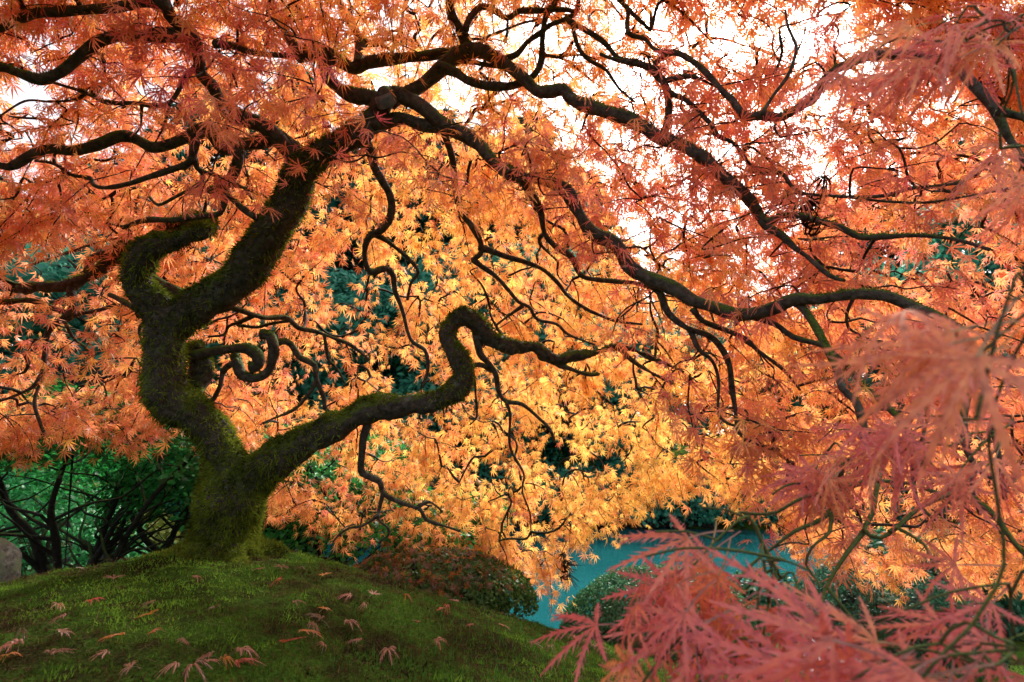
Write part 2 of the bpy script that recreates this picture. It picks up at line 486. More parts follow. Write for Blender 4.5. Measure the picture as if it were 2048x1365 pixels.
RR = [(478, 975, 1.90, 44), (520, 948, 1.90, 44), (565, 915, 1.91, 42), (620, 878, 1.92, 38), (680, 845, 1.93, 36), (735, 824, 1.94, 31), (800, 810, 1.95, 26), (868, 803, 1.96, 28), (910, 780, 1.97, 28),
      (929, 748, 1.98, 25), (918, 716, 1.99, 24), (899, 682, 2.0, 20), (903, 648, 2.01, 19), (929, 634, 2.02, 18), (953, 648, 2.03, 19), (985, 680, 2.05, 18), (1030, 694, 2.07, 16), (1070, 693, 2.09, 16),
      (1093, 712, 2.11, 16), (1116, 721, 2.13, 15), (1150, 714, 2.15, 12), (1190, 706, 2.18, 10), (1226, 695, 2.2, 9), (1266, 701, 2.23, 8), (1302, 716, 2.26, 7), (1338, 731, 2.28, 6), (1370, 745, 2.3, 5)]
HK = [(348, 642, 1.84, 36), (312, 612, 1.82, 34), (277, 582, 1.80, 29), (271, 545, 1.78, 30), (285, 512, 1.77, 33), (318, 492, 1.77, 28), (362, 477, 1.78, 22), (402, 466, 1.80, 21), (416, 455, 1.86, 20),
      (398, 444, 1.93, 20), (352, 446, 1.98, 21), (305, 477, 2.0, 19), (255, 502, 2.02, 21), (222, 528, 2.03, 18), (190, 548, 2.04, 14), (150, 563, 2.05, 15), (128, 574, 2.06, 14), (80, 575, 2.07, 10), (34, 576, 2.08, 10), (-10, 569, 2.1, 10), (-70, 560, 2.12, 8)]
STUB = [(386, 692, 1.98, 18), (402, 722, 2.0, 20), (402, 752, 2.0, 21), (390, 782, 1.97, 16), (372, 800, 1.9, 14)]
tubes = []
for rows in (TR, LD, RR, HK, STUB):
    pth, rd = tpath(rows)
    rd = rd * 0.81
    k = np.stack([vnoise(pth, 6, 31), vnoise(pth, 6, 32), vnoise(pth, 6, 33)], -1) - 0.5
    pth = pth + k * (rd * 0.22)[:, None]
    tubes.append(tube(pth, rd, 16, 0.16, 5))
    if rows is not STUB:
        s = len(pth) // 3
        NODES.append(pth[s::3]); NRAD.append(rd[s::3])
# buttress roots running out under the moss
for ang, ln, r0 in [(a_, 0.24 + 0.06 * math.sin(a_ * 1.7), 0.044) for a_ in range(0, 360, 24)]:
    ca, sa = math.cos(R(ang)), math.sin(R(ang))
    pp = []
    for t in np.linspace(0, 1, 6):
        x, y = base[0] + ca * (0.06 + ln * t), base[1] + sa * (0.06 + ln * t)
        z = terrain(np.array([x]), np.array([y]))[0] + 0.055 * (1 - t) ** 2 - 0.045 * t - 0.008
        pp.append((x, y, z))
    pth, rd = spline(pp, np.linspace(r0, 0.022, 6), 0.02)
    tubes.append(tube(pth, rd, 12, 0.2, int(ang)))
Vt, Ft = merge(tubes)
tm = mesh_np('trunk_raw', Vt, Ft)
to = obj('trunk_raw', tm)
md = to.modifiers.new('r', 'REMESH'); md.mode = 'VOXEL'; md.voxel_size = 0.0062
md2 = to.modifiers.new('s', 'SMOOTH'); md2.iterations = 3; md2.factor = 0.5
dg = bpy.context.evaluated_depsgraph_get()
tme = bpy.data.meshes.new_from_object(to.evaluated_get(dg))
bpy.data.objects.remove(to)
nv = len(tme.vertices); co = np.empty(nv * 3, np.float32); tme.vertices.foreach_get('co', co); co = co.reshape(-1, 3).astype(float)
no = np.empty(nv * 3, np.float32); tme.vertices.foreach_get('normal', no); no = no.reshape(-1, 3)
stretch = co * np.array((1, 1, 0.45))
disp = (vnoise(co, 11, 8) - 0.5) * 0.028 + (vnoise(stretch, 26, 1) - 0.5) * 0.014 + (vnoise(stretch, 60, 2) - 0.5) * 0.008 + (vnoise(co, 130, 3) - 0.5) * 0.004
thick = sstep(2.6, 1.3, co[:, 0] + 1.4) * 0.7 + 0.3
co = co + no * (disp * thick)[:, None]
tme.vertices.foreach_set('co', co.astype(np.float32).ravel())
tme.polygons.foreach_set('use_smooth', np.ones(len(tme.polygons), bool))
tme.update()
tme.materials.clear()
tme.name = 'trunk'
trunk = part('trunk', tme, M_BARK)
tme.calc_loop_triangles()
tf = np.empty(len(tme.loop_triangles) * 3, np.int32); tme.loop_triangles.foreach_get('vertices', tf); tf = tf.reshape(-1, 3)

# --- sawn stub at the top of the leader
pp, rd = spline([P(760, 214, 1.66), P(770, 198, 1.62), P(774, 190, 1.60)], [0.036, 0.031, 0.030], 0.008)
limb_o = part('sawn_stub', mesh_np('sawn_stub', *tube(pp, rd, 14, 0.1, 3), smooth=True), M_LIMB)

c_ = P(766, 191, 1.585); nz_ = unit(np.array((-0.25, -0.85, 0.45))); ux = unit(np.cross(nz_, UPV := np.array((0, 0, 1.0)))); uy = np.cross(ux, nz_)
ringp = []
for rr_, zz_ in ((0.0, 0.0), (0.012, 0.0006), (0.022, 0.0), (0.0275, -0.003), (0.030, -0.03)):
    a_ = np.linspace(0, 2 * math.pi, 18, endpoint=False)
    ringp.append(c_ + nz_ * zz_ + (ux * np.cos(a_)[:, None] * 1.12 + uy * np.sin(a_)[:, None] * 0.92) * rr_ * (1 + 0.06 * np.sin(3 * a_))[:, None])
i_ = np.arange(4)[:, None] * 18; j_ = np.arange(18)[None, :]
part('cut_face', mesh_np('cut_face', np.vstack(ringp), np.stack([i_ + j_, i_ + (j_ + 1) % 18, i_ + 18 + (j_ + 1) % 18, i_ + 18 + j_], -1).reshape(-1, 4), smooth=True), bark_mat('sawn_wood', 0.2, dark=(0.06, 0.055, 0.06), light=(0.17, 0.155, 0.16)))

# --- limbs traced from the photograph: pixels, diameters (px), depths (m)
limb('limb', [(604, 320), (560, 275), (520, 284), (478, 288), (444, 297), (425, 268), (405, 258), (369, 277), (330, 293), (300, 295), (268, 276), (236, 273), (190, 290), (144, 301), (100, 298), (68, 308), (40, 325), (17, 335), (-12, 328), (-60, 320)], 34, 18, (1.74, 1.62, 1.55))
limb('branch', [(472, 292), (474, 315), (468, 345), (448, 374), (420, 380)], 22, 19, (1.66, 1.68))
limb('branch', [(446, 382), (449, 400), (440, 427), (410, 434), (375, 437), (342, 441), (290, 441), (246, 455)], 14, 11, (1.68, 1.8))
limb('branch', [(450, 388), (466, 400), (489, 420), (526, 444), (560, 455)], 12, 12, (1.68, 1.78))
limb('branch', [(391, 280), (388, 305), (380, 326), (342, 342), (301, 355), (256, 369), (205, 376), (184, 368), (180, 356), (143, 350), (109, 328), (70, 322)], 16, 5, (1.62, 1.64, 1.7))
limb('branch', [(388, 312), (395, 335), (404, 346), (402, 365), (350, 395), (318, 410), (300, 395)], 10, 6, (1.63, 1.75))
limb('branch', [(400, 342), (430, 350), (455, 360), (485, 375), (505, 400)], 8, 5, (1.64, 1.75))
limb('limb', [(600, 330), (540, 262), (492, 240), (455, 222), (427, 171), (403, 150), (396, 113), (383, 68), (349, 44), (331, 7), (318, -25), (300, -90)], 34, 24, (1.74, 1.6, 1.4, 1.3))
limb('branch', [(398, 130), (376, 150), (362, 171), (342, 202), (308, 212), (267, 207), (212, 205), (171, 185), (103, 164), (50, 140)], 13, 5, (1.5, 1.5, 1.6))
limb('branch', [(284, 211), (283, 235), (282, 253), (268, 272)], 6, 4, (1.52, 1.56))
limb('branch', [(340, 205), (337, 220), (328, 253), (311, 284)], 6, 3, (1.51, 1.55))
limb('branch', [(171, 187), (150, 200), (100, 204), (50, 203), (0, 232), (-30, 240)], 6, 4, (1.56, 1.6))
limb('limb', [(388, 75), (345, 72), (300, 76), (240, 72), (195, 84), (164, 109), (137, 133), (108, 152), (79, 159), (34, 143), (0, 133), (-50, 140)], 24, 18, (1.42, 1.4, 1.38))
limb('limb', [(335, 10), (290, 2), (240, 14), (164, 20), (110, 24), (68, 27), (41, 40), (0, 60), (-40, 62)], 22, 17, (1.33, 1.34, 1.36))
limb('branch', [(430, 90), (460, 92), (500, 105), (540, 110), (585, 112)], 14, 10, (1.42, 1.6))
limb('branch', [(532, -30), (545, 15), (560, 44), (581, 82), (597, 103)], 16, 22, (1.72, 1.68))
limb('limb', [(762, 205), (735, 195), (709, 193), (684, 183), (660, 160), (652, 130), (645, 108), (620, 105), (598, 112)], 30, 26, (1.66, 1.68, 1.68))
limb('limb', [(610, 108), (641, 103), (675, 123), (709, 140), (737, 126), (791, 118), (846, 114), (880, 110), (901, 109), (935, 99)], 26, 26, (1.68, 1.7, 1.68))
limb('branch', [(718, 132), (720, 105), (718, 82), (702, 51), (685, 20), (672, -10), (650, -60)], 22, 15, (1.7, 1.8, 1.85))
limb('branch', [(722, 82), (743, 85), (778, 79), (805, 75), (830, 82)], 10, 4, (1.76, 1.8))
limb('branch', [(726, 90), (771, 94), (788, 113), (796, 150), (797, 178)], 9, 4, (1.75, 1.85))
limb('branch', [(935, 100), (928, 75), (921, 61), (905, 35), (900, 10), (896, -20), (880, -70)], 27, 19, (1.68, 1.6, 1.55))
limb('limb', [(780, 205), (812, 185), (839, 171), (866, 152), (885, 135), (905, 118), (935, 103), (969, 106), (1010, 126), (1051, 157), (1075, 178), (1105, 180), (1128, 178), (1147, 202), (1198, 219), (1249, 234), (1297, 260), (1316, 273), (1367, 290), (1414, 323), (1445, 355), (1480, 384), (1507, 413), (1532, 450), (1562, 470), (1589, 497), (1612, 513), (1659, 552), (1690, 562)],
     30, 9, (1.66, 1.66, 1.58, 1.5, 1.42, 1.34, 1.25, 1.15), moss=0.75, widths=[30, 26, 26, 28, 30, 28, 28, 28, 28, 28, 28, 28, 28, 28, 29, 30, 28, 28, 25, 23, 22, 22, 20, 18, 14, 12, 10, 9, 7])
limb('branch', [(1532, 447), (1546, 440), (1562, 431), (1601, 431), (1640, 443), (1679, 455), (1718, 474), (1757, 474), (1835, 472), (1912, 480), (1980, 500)], 16, 8, (1.28, 1.15, 1.0))
limb('branch', [(1322, 275), (1333, 250), (1336, 218), (1330, 171), (1312, 148)], 17, 17, (1.46, 1.44))
limb('branch', [(1318, 152), (1289, 132), (1258, 125), (1225, 118), (1200, 108)], 12, 8, (1.44, 1.48))
limb('branch', [(1332, 165), (1345, 160), (1379, 154), (1405, 160)], 12, 8, (1.44, 1.4))
limb('limb', [(880, 138), (908, 145), (942, 164), (993, 174), (1037, 167), (1068, 150), (1082, 123), (1085, 85), (1092, 34), (1113, 0), (1125, -40)], 22, 11, (1.66, 1.62, 1.6, 1.55))
limb('branch', [(893, 126), (920, 122), (960, 127), (1000, 135), (1020, 140)], 12, 8, (1.66, 1.66))
limb('branch', [(1005, 122), (1034, 109), (1054, 85), (1078, 68), (1099, 51), (1133, 38), (1154, 20), (1156, -20)], 15, 10, (1.62, 1.56, 1.5))
limb('branch', [(1130, 38), (1164, 58), (1208, 85), (1236, 116), (1270, 123), (1300, 133), (1330, 140)], 11, 8, (1.52, 1.48, 1.44))
limb('branch', [(1145, 48), (1150, 75), (1160, 102), (1181, 123), (1212, 140), (1239, 178), (1270, 205)], 9, 5, (1.52, 1.55))
limb('branch', [(931, 62), (938, 40), (962, 14), (986, 20), (1013, 38), (1037, 24), (1078, 22), (1126, 20), (1150, 25)], 14, 9, (1.62, 1.6, 1.52))
limb('branch', [(955, 92), (975, 75), (1005, 62), (1050, 45), (1085, 40)], 8, 4, (1.66, 1.7))
limb('limb', [(770, 200), (791, 191), (832, 208), (873, 238), (915, 262), (950, 285), (993, 325), (1037, 349), (1089, 362), (1133, 383), (1154, 417), (1172, 452), (1190, 470), (1232, 490), (1260, 533), (1297, 557), (1340, 575), (1379, 599), (1425, 614), (1484, 630), (1542, 618), (1589, 599), (1640, 599), (1718, 591), (1776, 595), (1815, 610), (1874, 632), (1925, 660)],
     30, 18, (1.65, 1.62, 1.55, 1.48, 1.35, 1.2, 1.05, 0.95), moss=0.5, widths=[32, 32, 32, 30, 28, 28, 27, 27, 27, 27, 27, 28, 29, 30, 31, 31, 31, 30, 29, 27, 26, 26, 25, 25, 24, 22, 19, 15])
limb('limb', [(745, 248), (798, 240), (839, 253), (880, 256), (930, 275), (970, 300)], 32, 22, (1.67, 1.62))
limb('branch', [(1593, 600), (1601, 609), (1624, 640), (1651, 688), (1671, 731), (1683, 778), (1710, 805), (1722, 844), (1728, 880)], 20, 14, (1.18, 1.05, 0.95))
limb('branch', [(1280, 550), (1300, 570), (1320, 587), (1336, 626), (1375, 657), (1418, 673), (1445, 700), (1460, 735), (1464, 774), (1472, 829), (1476, 864), (1503, 883), (1531, 895), (1560, 900)], 17, 7, (1.43, 1.42, 1.45, 1.4))
limb('branch', [(1380, 660), (1398, 700), (1425, 723), (1437, 762), (1437, 825), (1457, 848), (1484, 852), (1496, 833), (1490, 820)], 9, 5, (1.42, 1.45))
limb('branch', [(1385, 618), (1406, 642), (1453, 661), (1492, 677), (1515, 700), (1546, 723), (1570, 743), (1600, 780)], 13, 6, (1.36, 1.45))
limb('branch', [(1490, 630), (1546, 646), (1585, 673), (1640, 690), (1671, 712), (1702, 743), (1729, 774), (1768, 809), (1803, 844), (1820, 895), (1858, 928), (1893, 967), (1951, 1002), (1990, 1033), (2026, 1084), (2060, 1120)], 14, 13, (1.28, 1.15, 0.95, 0.8))
limb('branch', [(730, 272), (742, 310), (752, 340), (765, 362), (780, 390), (783, 425), (765, 460), (738, 475), (730, 513), (741, 544), (771, 537), (786, 552), (789, 580), (805, 622), (822, 680), (849, 701), (856, 728), (853, 755), (846, 775)], 20, 6, (1.72, 1.85, 2.0, 2.1))
limb('branch', [(748, 468), (770, 480), (791, 496), (819, 520), (836, 545), (822, 566), (815, 600)], 11, 5, (1.87, 2.0))
limb('branch', [(885, 255), (900, 300), (908, 350), (915, 400), (925, 430), (945, 455), (961, 485), (961, 509), (944, 523)], 16, 12, (1.62, 1.85, 2.0))
limb('branch', [(946, 520), (962, 533), (993, 554), (1017, 581), (1037, 605), (1058, 615), (1075, 639), (1113, 649), (1137, 670), (1190, 690)], 11, 4, (2.0, 2.2))
limb('branch', [(958, 495), (980, 503), (1010, 513), (1044, 523), (1085, 540), (1116, 567), (1137, 595), (1174, 619), (1195, 629), (1232, 643), (1284, 649)], 12, 5, (1.98, 2.2))
limb('branch', [(1045, 612), (1020, 630), (1000, 645), (993, 655), (1008, 675)], 8, 4, (2.12, 2.2))
limb('branch', [(1040, 350), (1060, 385), (1080, 420), (1089, 466), (1113, 496), (1143, 513), (1160, 547), (1181, 558), (1232, 564), (1270, 566), (1310, 580)], 16, 9, (1.56, 1.75, 1.9))
limb('branch', [(1085, 470), (1078, 485), (1100, 510), (1115, 525), (1115, 550), (1130, 570)], 7, 3, (1.72, 1.9))
limb('branch', [(952, 660), (957, 690), (963, 710), (979, 728), (993, 752), (996, 779), (1010, 803), (1044, 810), (1078, 837), (1099, 858), (1110, 885)], 16, 5, (2.05, 2.15))
limb('branch', [(940, 738), (948, 731), (965, 731), (982, 742)], 11, 10, (1.98, 2.1))
limb('branch', [(1105, 722), (1120, 732), (1133, 736), (1174, 749), (1198, 749)], 12, 7, (2.12, 2.2))
limb('branch', [(1240, 700), (1262, 720), (1290, 738), (1320, 755), (1345, 768)], 10, 5, (2.2, 2.3))
limb('branch', [(738, 830), (735, 850), (725, 890), (722, 940), (740, 955), (760, 966), (767, 988), (798, 1004), (820, 1012), (840, 1020), (852, 1040), (888, 1052), (920, 1062)], 19, 5, (1.94, 2.05, 2.2))
limb('branch', [(767, 985), (762, 1005), (757, 1038), (775, 1055), (777, 1070), (760, 1084)], 9, 4, (2.05, 2.15))
limb('branch', [(757, 1030), (745, 1040), (724, 1052), (700, 1056), (680, 1068), (665, 1085)], 8, 3, (2.08, 2.15))
limb('branch', [(838, 1012), (856, 1004), (872, 1012), (885, 1025)], 7, 4, (2.1, 2.2))
limb('branch', [(1012, 805), (1020, 830), (1020, 892), (1038, 930), (1048, 952), (1045, 985), (1060, 1028), (1062, 1070)], 7, 3, (2.1, 2.4))
limb('branch', [(945, 745), (950, 770), (952, 800), (953, 835), (940, 850)], 7, 3, (2.0, 2.15))
limb('branch', [(380, 712), (420, 704), (461, 701), (496, 697), (516, 711), (514, 730), (500, 737)], 24, 22, (1.95, 2.02, 2.05))
limb('branch', [(470, 712), (478, 735), (487, 750), (515, 755), (540, 738), (549, 702), (541, 674), (523, 671)], 20, 20, (2.08, 2.02, 2.0))
limb('branch', [(478, 722), (462, 730), (448, 742), (441, 772), (432, 790), (422, 806)], 14, 9, (2.05, 2.1))
limb('branch', [(548, 690), (565, 684), (581, 690), (598, 714), (629, 731), (632, 762), (646, 793), (653, 820), (677, 831)], 15, 10, (2.03, 2.1, 2.15))
limb('branch', [(630, 765), (625, 778), (608, 800), (588, 820), (547, 837), (520, 850)], 10, 3, (2.1, 2.2))
limb('branch', [(440, 610), (478, 621), (506, 630), (533, 636), (574, 636), (598, 656), (632, 664), (666, 677), (700, 690), (740, 720)], 14, 6, (1.86, 2.1, 2.25))
limb('branch', [(508, 633), (480, 645), (458, 653), (448, 670), (417, 674)], 9, 5, (2.0, 2.1))
limb('branch', [(580, 642), (545, 648), (515, 655), (490, 652), (474, 650)], 7, 6, (2.08, 2.1))
limb('branch', [(648, 672), (652, 700), (657, 720), (677, 742), (690, 770)], 7, 4, (2.15, 2.25))
limb('branch', [(140, 566), (141, 590), (143, 625), (123, 640), (98, 663), (92, 708), (82, 755), (68, 803), (79, 844), (90, 870)], 15, 5, (2.06, 2.05, 2.0))
limb('branch', [(140, 628), (118, 622), (96, 615), (62, 602), (0, 605), (-50, 600)], 13, 12, (2.06, 2.0))
limb('branch', [(126, 645), (140, 638), (157, 629), (205, 619), (232, 608)], 10, 6, (2.05, 2.15))
limb('branch', [(86, 740), (70, 770), (51, 783), (0, 803), (-40, 812)], 8, 6, (2.03, 2.0))
limb('branch', [(130, 645), (150, 680), (181, 704), (186, 735), (190, 765)], 6, 3, (2.05, 2.1))
limb('branch', [(300, 640), (275, 622), (246, 603), (220, 590)], 16, 10, (1.86, 1.95))
limb('branch', [(305, 562), (330, 576), (360, 588), (395, 595)], 22, 26, (1.98, 1.92))
limb('branch', [(300, 640), (280, 655), (282, 680), (292, 700)], 8, 4, (1.88, 1.95))
limb('branch', [(178, 545), (180, 525), (195, 512), (222, 506), (250, 503)], 16, 18, (2.05, 2.03))
limb('branch', [(258, 460), (262, 472), (230, 478), (180, 490), (110, 515), (60, 530)], 6, 3, (1.95, 2.1))
# arching limb near the camera at the right, and the drooping twigs below it
limb('limb', [(1310, 128), (1347, 105), (1394, 129), (1445, 183), (1468, 203), (1488, 230), (1523, 231), (1562, 234), (1601, 214), (1632, 195), (1644, 168), (1679, 136), (1737, 113), (1815, 109), (1873, 117), (1920, 148), (1959, 183), (1990, 218), (2014, 269), (2045, 320), (2080, 400)], 9, 17, (1.44, 1.3, 1.1, 0.95, 0.9), widths=[9, 10, 11, 13, 15, 17, 18, 18, 19, 19, 19, 20, 20, 21, 22, 21, 21, 20, 16, 14, 12])
limb('branch', [(1992, 222), (2045, 236), (2100, 240)], 16, 14, (0.9, 0.85))
limb('branch', [(1523, 228), (1546, 191), (1573, 156), (1585, 129), (1593, 94), (1577, 55), (1570, 20)], 9, 4, (1.08, 1.1))
limb('branch', [(1588, 115), (1605, 80), (1612, 50)], 5, 3, (1.09, 1.1))
limb('branch', [(1256, 20), (1258, 66), (1289, 78), (1312, 101), (1345, 106)], 10, 9, (1.5, 1.44))
limb('branch', [(1232, -10), (1250, 12), (1273, 35), (1300, 60)], 14, 8, (1.5, 1.5))
limb('branch', [(1335, 185), (1375, 203), (1421, 249), (1435, 272), (1468, 288), (1492, 320), (1510, 345)], 11, 7, (1.44, 1.4, 1.35))
limb('branch', [(1500, 330), (1523, 347), (1562, 347), (1581, 370), (1605, 386), (1651, 392), (1718, 394), (1776, 390), (1815, 378), (1858, 374), (1930, 366)], 9, 6, (1.36, 1.25, 1.1))
limb('branch', [(1700, 394), (1760, 402), (1850, 405), (1940, 392), (2010, 380)], 6, 4, (1.2, 1.0))
limb('branch', [(1900, 645), (1926, 690), (1936, 735), (1935, 782), (1926, 830), (1930, 890), (1955, 940), (2000, 965)], 17, 11, (1.0, 0.98, 0.95))
limb('branch', [(1938, 740), (1951, 759), (1975, 790), (1986, 829), (1987, 862), (2000, 920), (2010, 1000)], 13, 8, (0.98, 0.95))
limb('branch', [(1820, 890), (1824, 908), (1827, 967), (1838, 1010), (1870, 1040)], 10, 8, (1.0, 1.0))
limb('branch', [(1963, 924), (1944, 955), (1948, 990), (1960, 1030)], 10, 7, (0.95, 0.92))
G = dict(mat=M_GTWIG, moss=0.0, n=8)
limb('branch', [(1790, 885), (1760, 925), (1718, 968), (1686, 971), (1671, 990), (1663, 1017), (1640, 1041), (1589, 1064), (1542, 1099), (1503, 1130), (1475, 1165)], 13, 6, (0.95, 0.75, 0.68), **G)
limb('branch', [(1663, 1020), (1659, 1064), (1624, 1095), (1612, 1130), (1632, 1158), (1640, 1175)], 8, 5, (0.73, 0.66), **G)
limb('branch', [(1770, 915), (1753, 979), (1745, 1025), (1729, 1060), (1760, 1076), (1796, 1053), (1835, 1018), (1885, 994), (1930, 975)], 11, 8, (0.88, 0.72, 0.8), **G)
limb('branch', [(1729, 1062), (1694, 1107), (1659, 1162), (1644, 1200), (1640, 1259), (1647, 1349), (1650, 1380)], 9, 6, (0.76, 0.62), **G)
limb('branch', [(1655, 1175), (1694, 1224), (1733, 1263), (1765, 1300)], 7, 5, (0.68, 0.6), **G)
limb('branch', [(1671, 1000), (1655, 998), (1628, 990), (1593, 1002), (1554, 1025), (1515, 1029), (1480, 1025)], 8, 5, (0.74, 0.68), **G)
limb('branch', [(1640, 994), (1601, 967), (1565, 975), (1545, 990)], 7, 4, (0.73, 0.7), **G)
limb('branch', [(1720, 968), (1753, 963), (1815, 967), (1873, 986), (1930, 1000)], 8, 8, (0.8, 0.78), **G)
limb('branch', [(1780, 1065), (1796, 1058), (1850, 1092), (1873, 1138), (1912, 1185), (1940, 1220)], 8, 5, (0.73, 0.6), **G)

# ------------------------------------------------------------------ canopy: sprays on the far shell of the dome, red sprays hung nearer
DC = np.array((0.0, 1.2, -0.45)); DR = np.array((2.95, 2.0, 2.5)); EXPN = 2.35
def dome_val(p):
    q = (p - DC) / DR
    h = np.sqrt(q[:, 0] ** 2 + q[:, 1] ** 2)
    return h ** EXPN + np.clip(q[:, 2], 0, None) ** EXPN
def dome_far(px, py):
    """far side of the dome along the pixel's ray"""
    o = np.array((0, 0, CAM_H)); u = P(px, py, 1.0) - o
    t = np.arange(0.6, 4.5, 0.02)
    v = dome_val(o + u * t[:, None])
    k = int(np.argmax(v > 1)) if (v > 1).any() else len(t) - 1
    return t[k]
# lower edge of the leaf curtain (px)
EDGE_X = [-600, 0, 100, 250, 330, 420, 520, 600, 700, 800, 900, 980, 1040, 1085, 1130, 1200, 1260, 1330, 1450, 1550, 1700, 2100, 2600]
EDGE_Y = [900, 895, 870, 900, 850, 850, 985, 1060, 1075, 1095, 1110, 1140, 1170, 1180, 1090, 1070, 995, 985, 1000, 1100, 1160, 1180, 1180]
# openings: x, y, rx, ry, share of sprays left out
GAPS = [(390, 320, 60, 45, .8), (110, 90, 95, 65, .85), (25, 180, 50, 60, .7), (700, 330, 45, 40, .85), (820, 320, 40, 40, .7), (1290, 300, 40, 30, .5), (1400, 250, 45, 35, .5), (1350, 420, 30, 40, .4), (1480, 200, 40, 30, .4),
        (1600, 60, 90, 60, .8), (1440, 60, 100, 50, .6), (1050, 70, 60, 50, .6), (1240, 430, 60, 60, .6), (1150, 480, 40, 60, .4),
        (130, 520, 150, 75, .92), (40, 630, 80, 70, .92), (150, 680, 120, 90, .82), (60, 760, 80, 70, .8), (200, 600, 80, 50, .85), (150, 830, 160, 60, .55), (20, 850, 60, 60, .6), (440, 670, 50, 40, .7), (690, 570, 90, 70, .75), (760, 650, 80, 70, .6), (830, 750, 80, 55, .8), (640, 710, 60, 80, .7), (660, 940, 70, 80, .65), (930, 920, 60, 40, .5), (1110, 980, 60, 40, .4), (520, 560, 40, 60, .4), (560, 1010, 45, 50, .5),
        (940, 590, 50, 50, .55), (1000, 740, 45, 50, .45), (1340, 870, 60, 60, .4), (1240, 1000, 60, 50, .5), (1700, 470, 110, 60, .8), (1850, 440, 130, 70, .85), (1990, 490, 80, 70, .8), (1680, 700, 90, 60, .65), (1780, 1000, 140, 100, .65), (1960, 880, 110, 80, .6), (1740, 800, 70, 60, .5), (1600, 1130, 120, 60, .6), (640, 510, 40, 40, .5), (310, 880, 130, 50, .3), (180, 860, 150, 70, .35)]
LP, LDv, LN, LS, LC = [], [], [], [], []        # far leaves
MP, MDv, MN, MS, MC = [], [], [], [], []        # nearer red leaves
SPR = []                                         # (base, [path points]) for twigs
UP = np.array((0, 0, 1.0))
def spray(p, d, length, nleaf, size, hue, store, hv=0.35, sag=0.5, drop=0.55, flat=0.4, scat=0.024):
    d = unit(d)
    nodes = []
    k = 6
    side0 = unit(np.cross(d, UP) + RNG.normal(0, .05, 3))
    cur = np.array(p, float); dv = d.copy()
    for i in range(k):
        nodes.append(cur.copy())
        dv = unit(dv - UP * sag / k * 1.3 + RNG.normal(0, 0.13, 3))
        cur = cur + dv * length / k
    nodes = np.array(nodes)
    SPR.append(nodes)
    Pq, Dq, Nq, Sq, Cq = store
    out = unit(nodes[-1] - np.array((-0.6, 1.4, 0.9)))
    j = np.arange(nleaf); t = (j + RNG.uniform(0, 1, nleaf)) / nleaf
    f = t * (k - 1); i = np.minimum(f.astype(int), k - 2); g = (f - i)[:, None]
    q = nodes[i] * (1 - g) + nodes[i + 1] * g
    td = unit(nodes[i + 1] - nodes[i])
    sgn = np.where(j % 2, -1, 1)[:, None]
    ld = unit(td * 0.55 + side0 * sgn * RNG.uniform(0.2, 0.9, (nleaf, 1)) - UP * RNG.uniform(drop * 0.3, drop * 1.6, (nleaf, 1)) + RNG.normal(0, 0.30, (nleaf, 3)))
    nn = unit(UP * flat + out * (0.75 - flat) + RNG.normal(0, 0.45, (nleaf, 3)))
    sz = size * RNG.uniform(0.55, 1.35, nleaf)
    Pq.extend(q + ld * sz[:, None] * 0.5 + RNG.normal(0, scat, (nleaf, 3))); Dq.extend(ld); Nq.extend(nn); Sq.extend(sz)
    Cq.extend(hue + RNG.normal(0, 0.25) + RNG.normal(0, hv, nleaf))
def hue_far(px, py):
    h = 1.6 + 0.5 * (1 - np.exp(-((px - 1150) / 520) ** 2 - ((py - 720) / 420) ** 2))      # gold in the middle, orange round it
    h -= 0.55 * math.exp(-((px - 1200) / 260) ** 2 - ((py - 940) / 170) ** 2)                # yellow over the pond
    h -= 0.5 * math.exp(-((px - 900) / 420) ** 2 - ((py - 180) / 190) ** 2)
    h -= 0.4 * math.exp(-((px - 850) / 130) ** 2 - ((py - 470) / 90) ** 2)
    h += 0.35 * math.exp(-((px - 700) / 160) ** 2 - ((py - 620) / 120) ** 2)
    h += 0.25 * math.exp(-((px - 150) / 300) ** 2 - ((py - 400) / 500) ** 2)
    h += 0.75 * math.exp(-((px - 1420) / 230) ** 2 - ((py - 270) / 190) ** 2)
    h += 0.5 * math.exp(-((px - 1950) / 400) ** 2 - ((py - 500) / 500) ** 2)
    return h
far = (LP, LDv, LN, LS, LC)
nfar = 0
while nfar < 4300:
    px = RNG.uniform(-420, 2500); py = RNG.uniform(-520, 1200)
    if py > np.interp(px, EDGE_X, EDGE_Y) - 45: continue
    keep = 1.0
    for gx_, gy_, rx_, ry_, w in GAPS:
        if ((px - gx_) / rx_) ** 2 + ((py - gy_) / ry_) ** 2 < 1: keep = min(keep, 1 - w)
    if RNG.uniform() > keep: continue
    if py < 330 and RNG.uniform() < 0.36: continue
    if py < -150 and RNG.uniform() < 0.3: continue
    t = dome_far(px, py) * RNG.uniform(0.80, 1.03)
    p = P(px, py, t)
    g = float(terrain(np.array([p[0]]), np.array([p[1]]))[0])
    if p[2] < g + 0.12: continue
    d = unit(np.array((p[0] + 0.6, (p[1] - 1.3) * 0.5, 0.0)) + RNG.normal(0, 0.6, 3)) - UP * RNG.uniform(0.1, 0.9) * (1 if p[2] < 1.5 else 0.3)
    spray(p, d, RNG.uniform(0.16, 0.30), int(RNG.integers(20, 27)), 0.037, hue_far(px, py), far, hv=0.42, sag=0.8, drop=0.8)
    nfar += 1
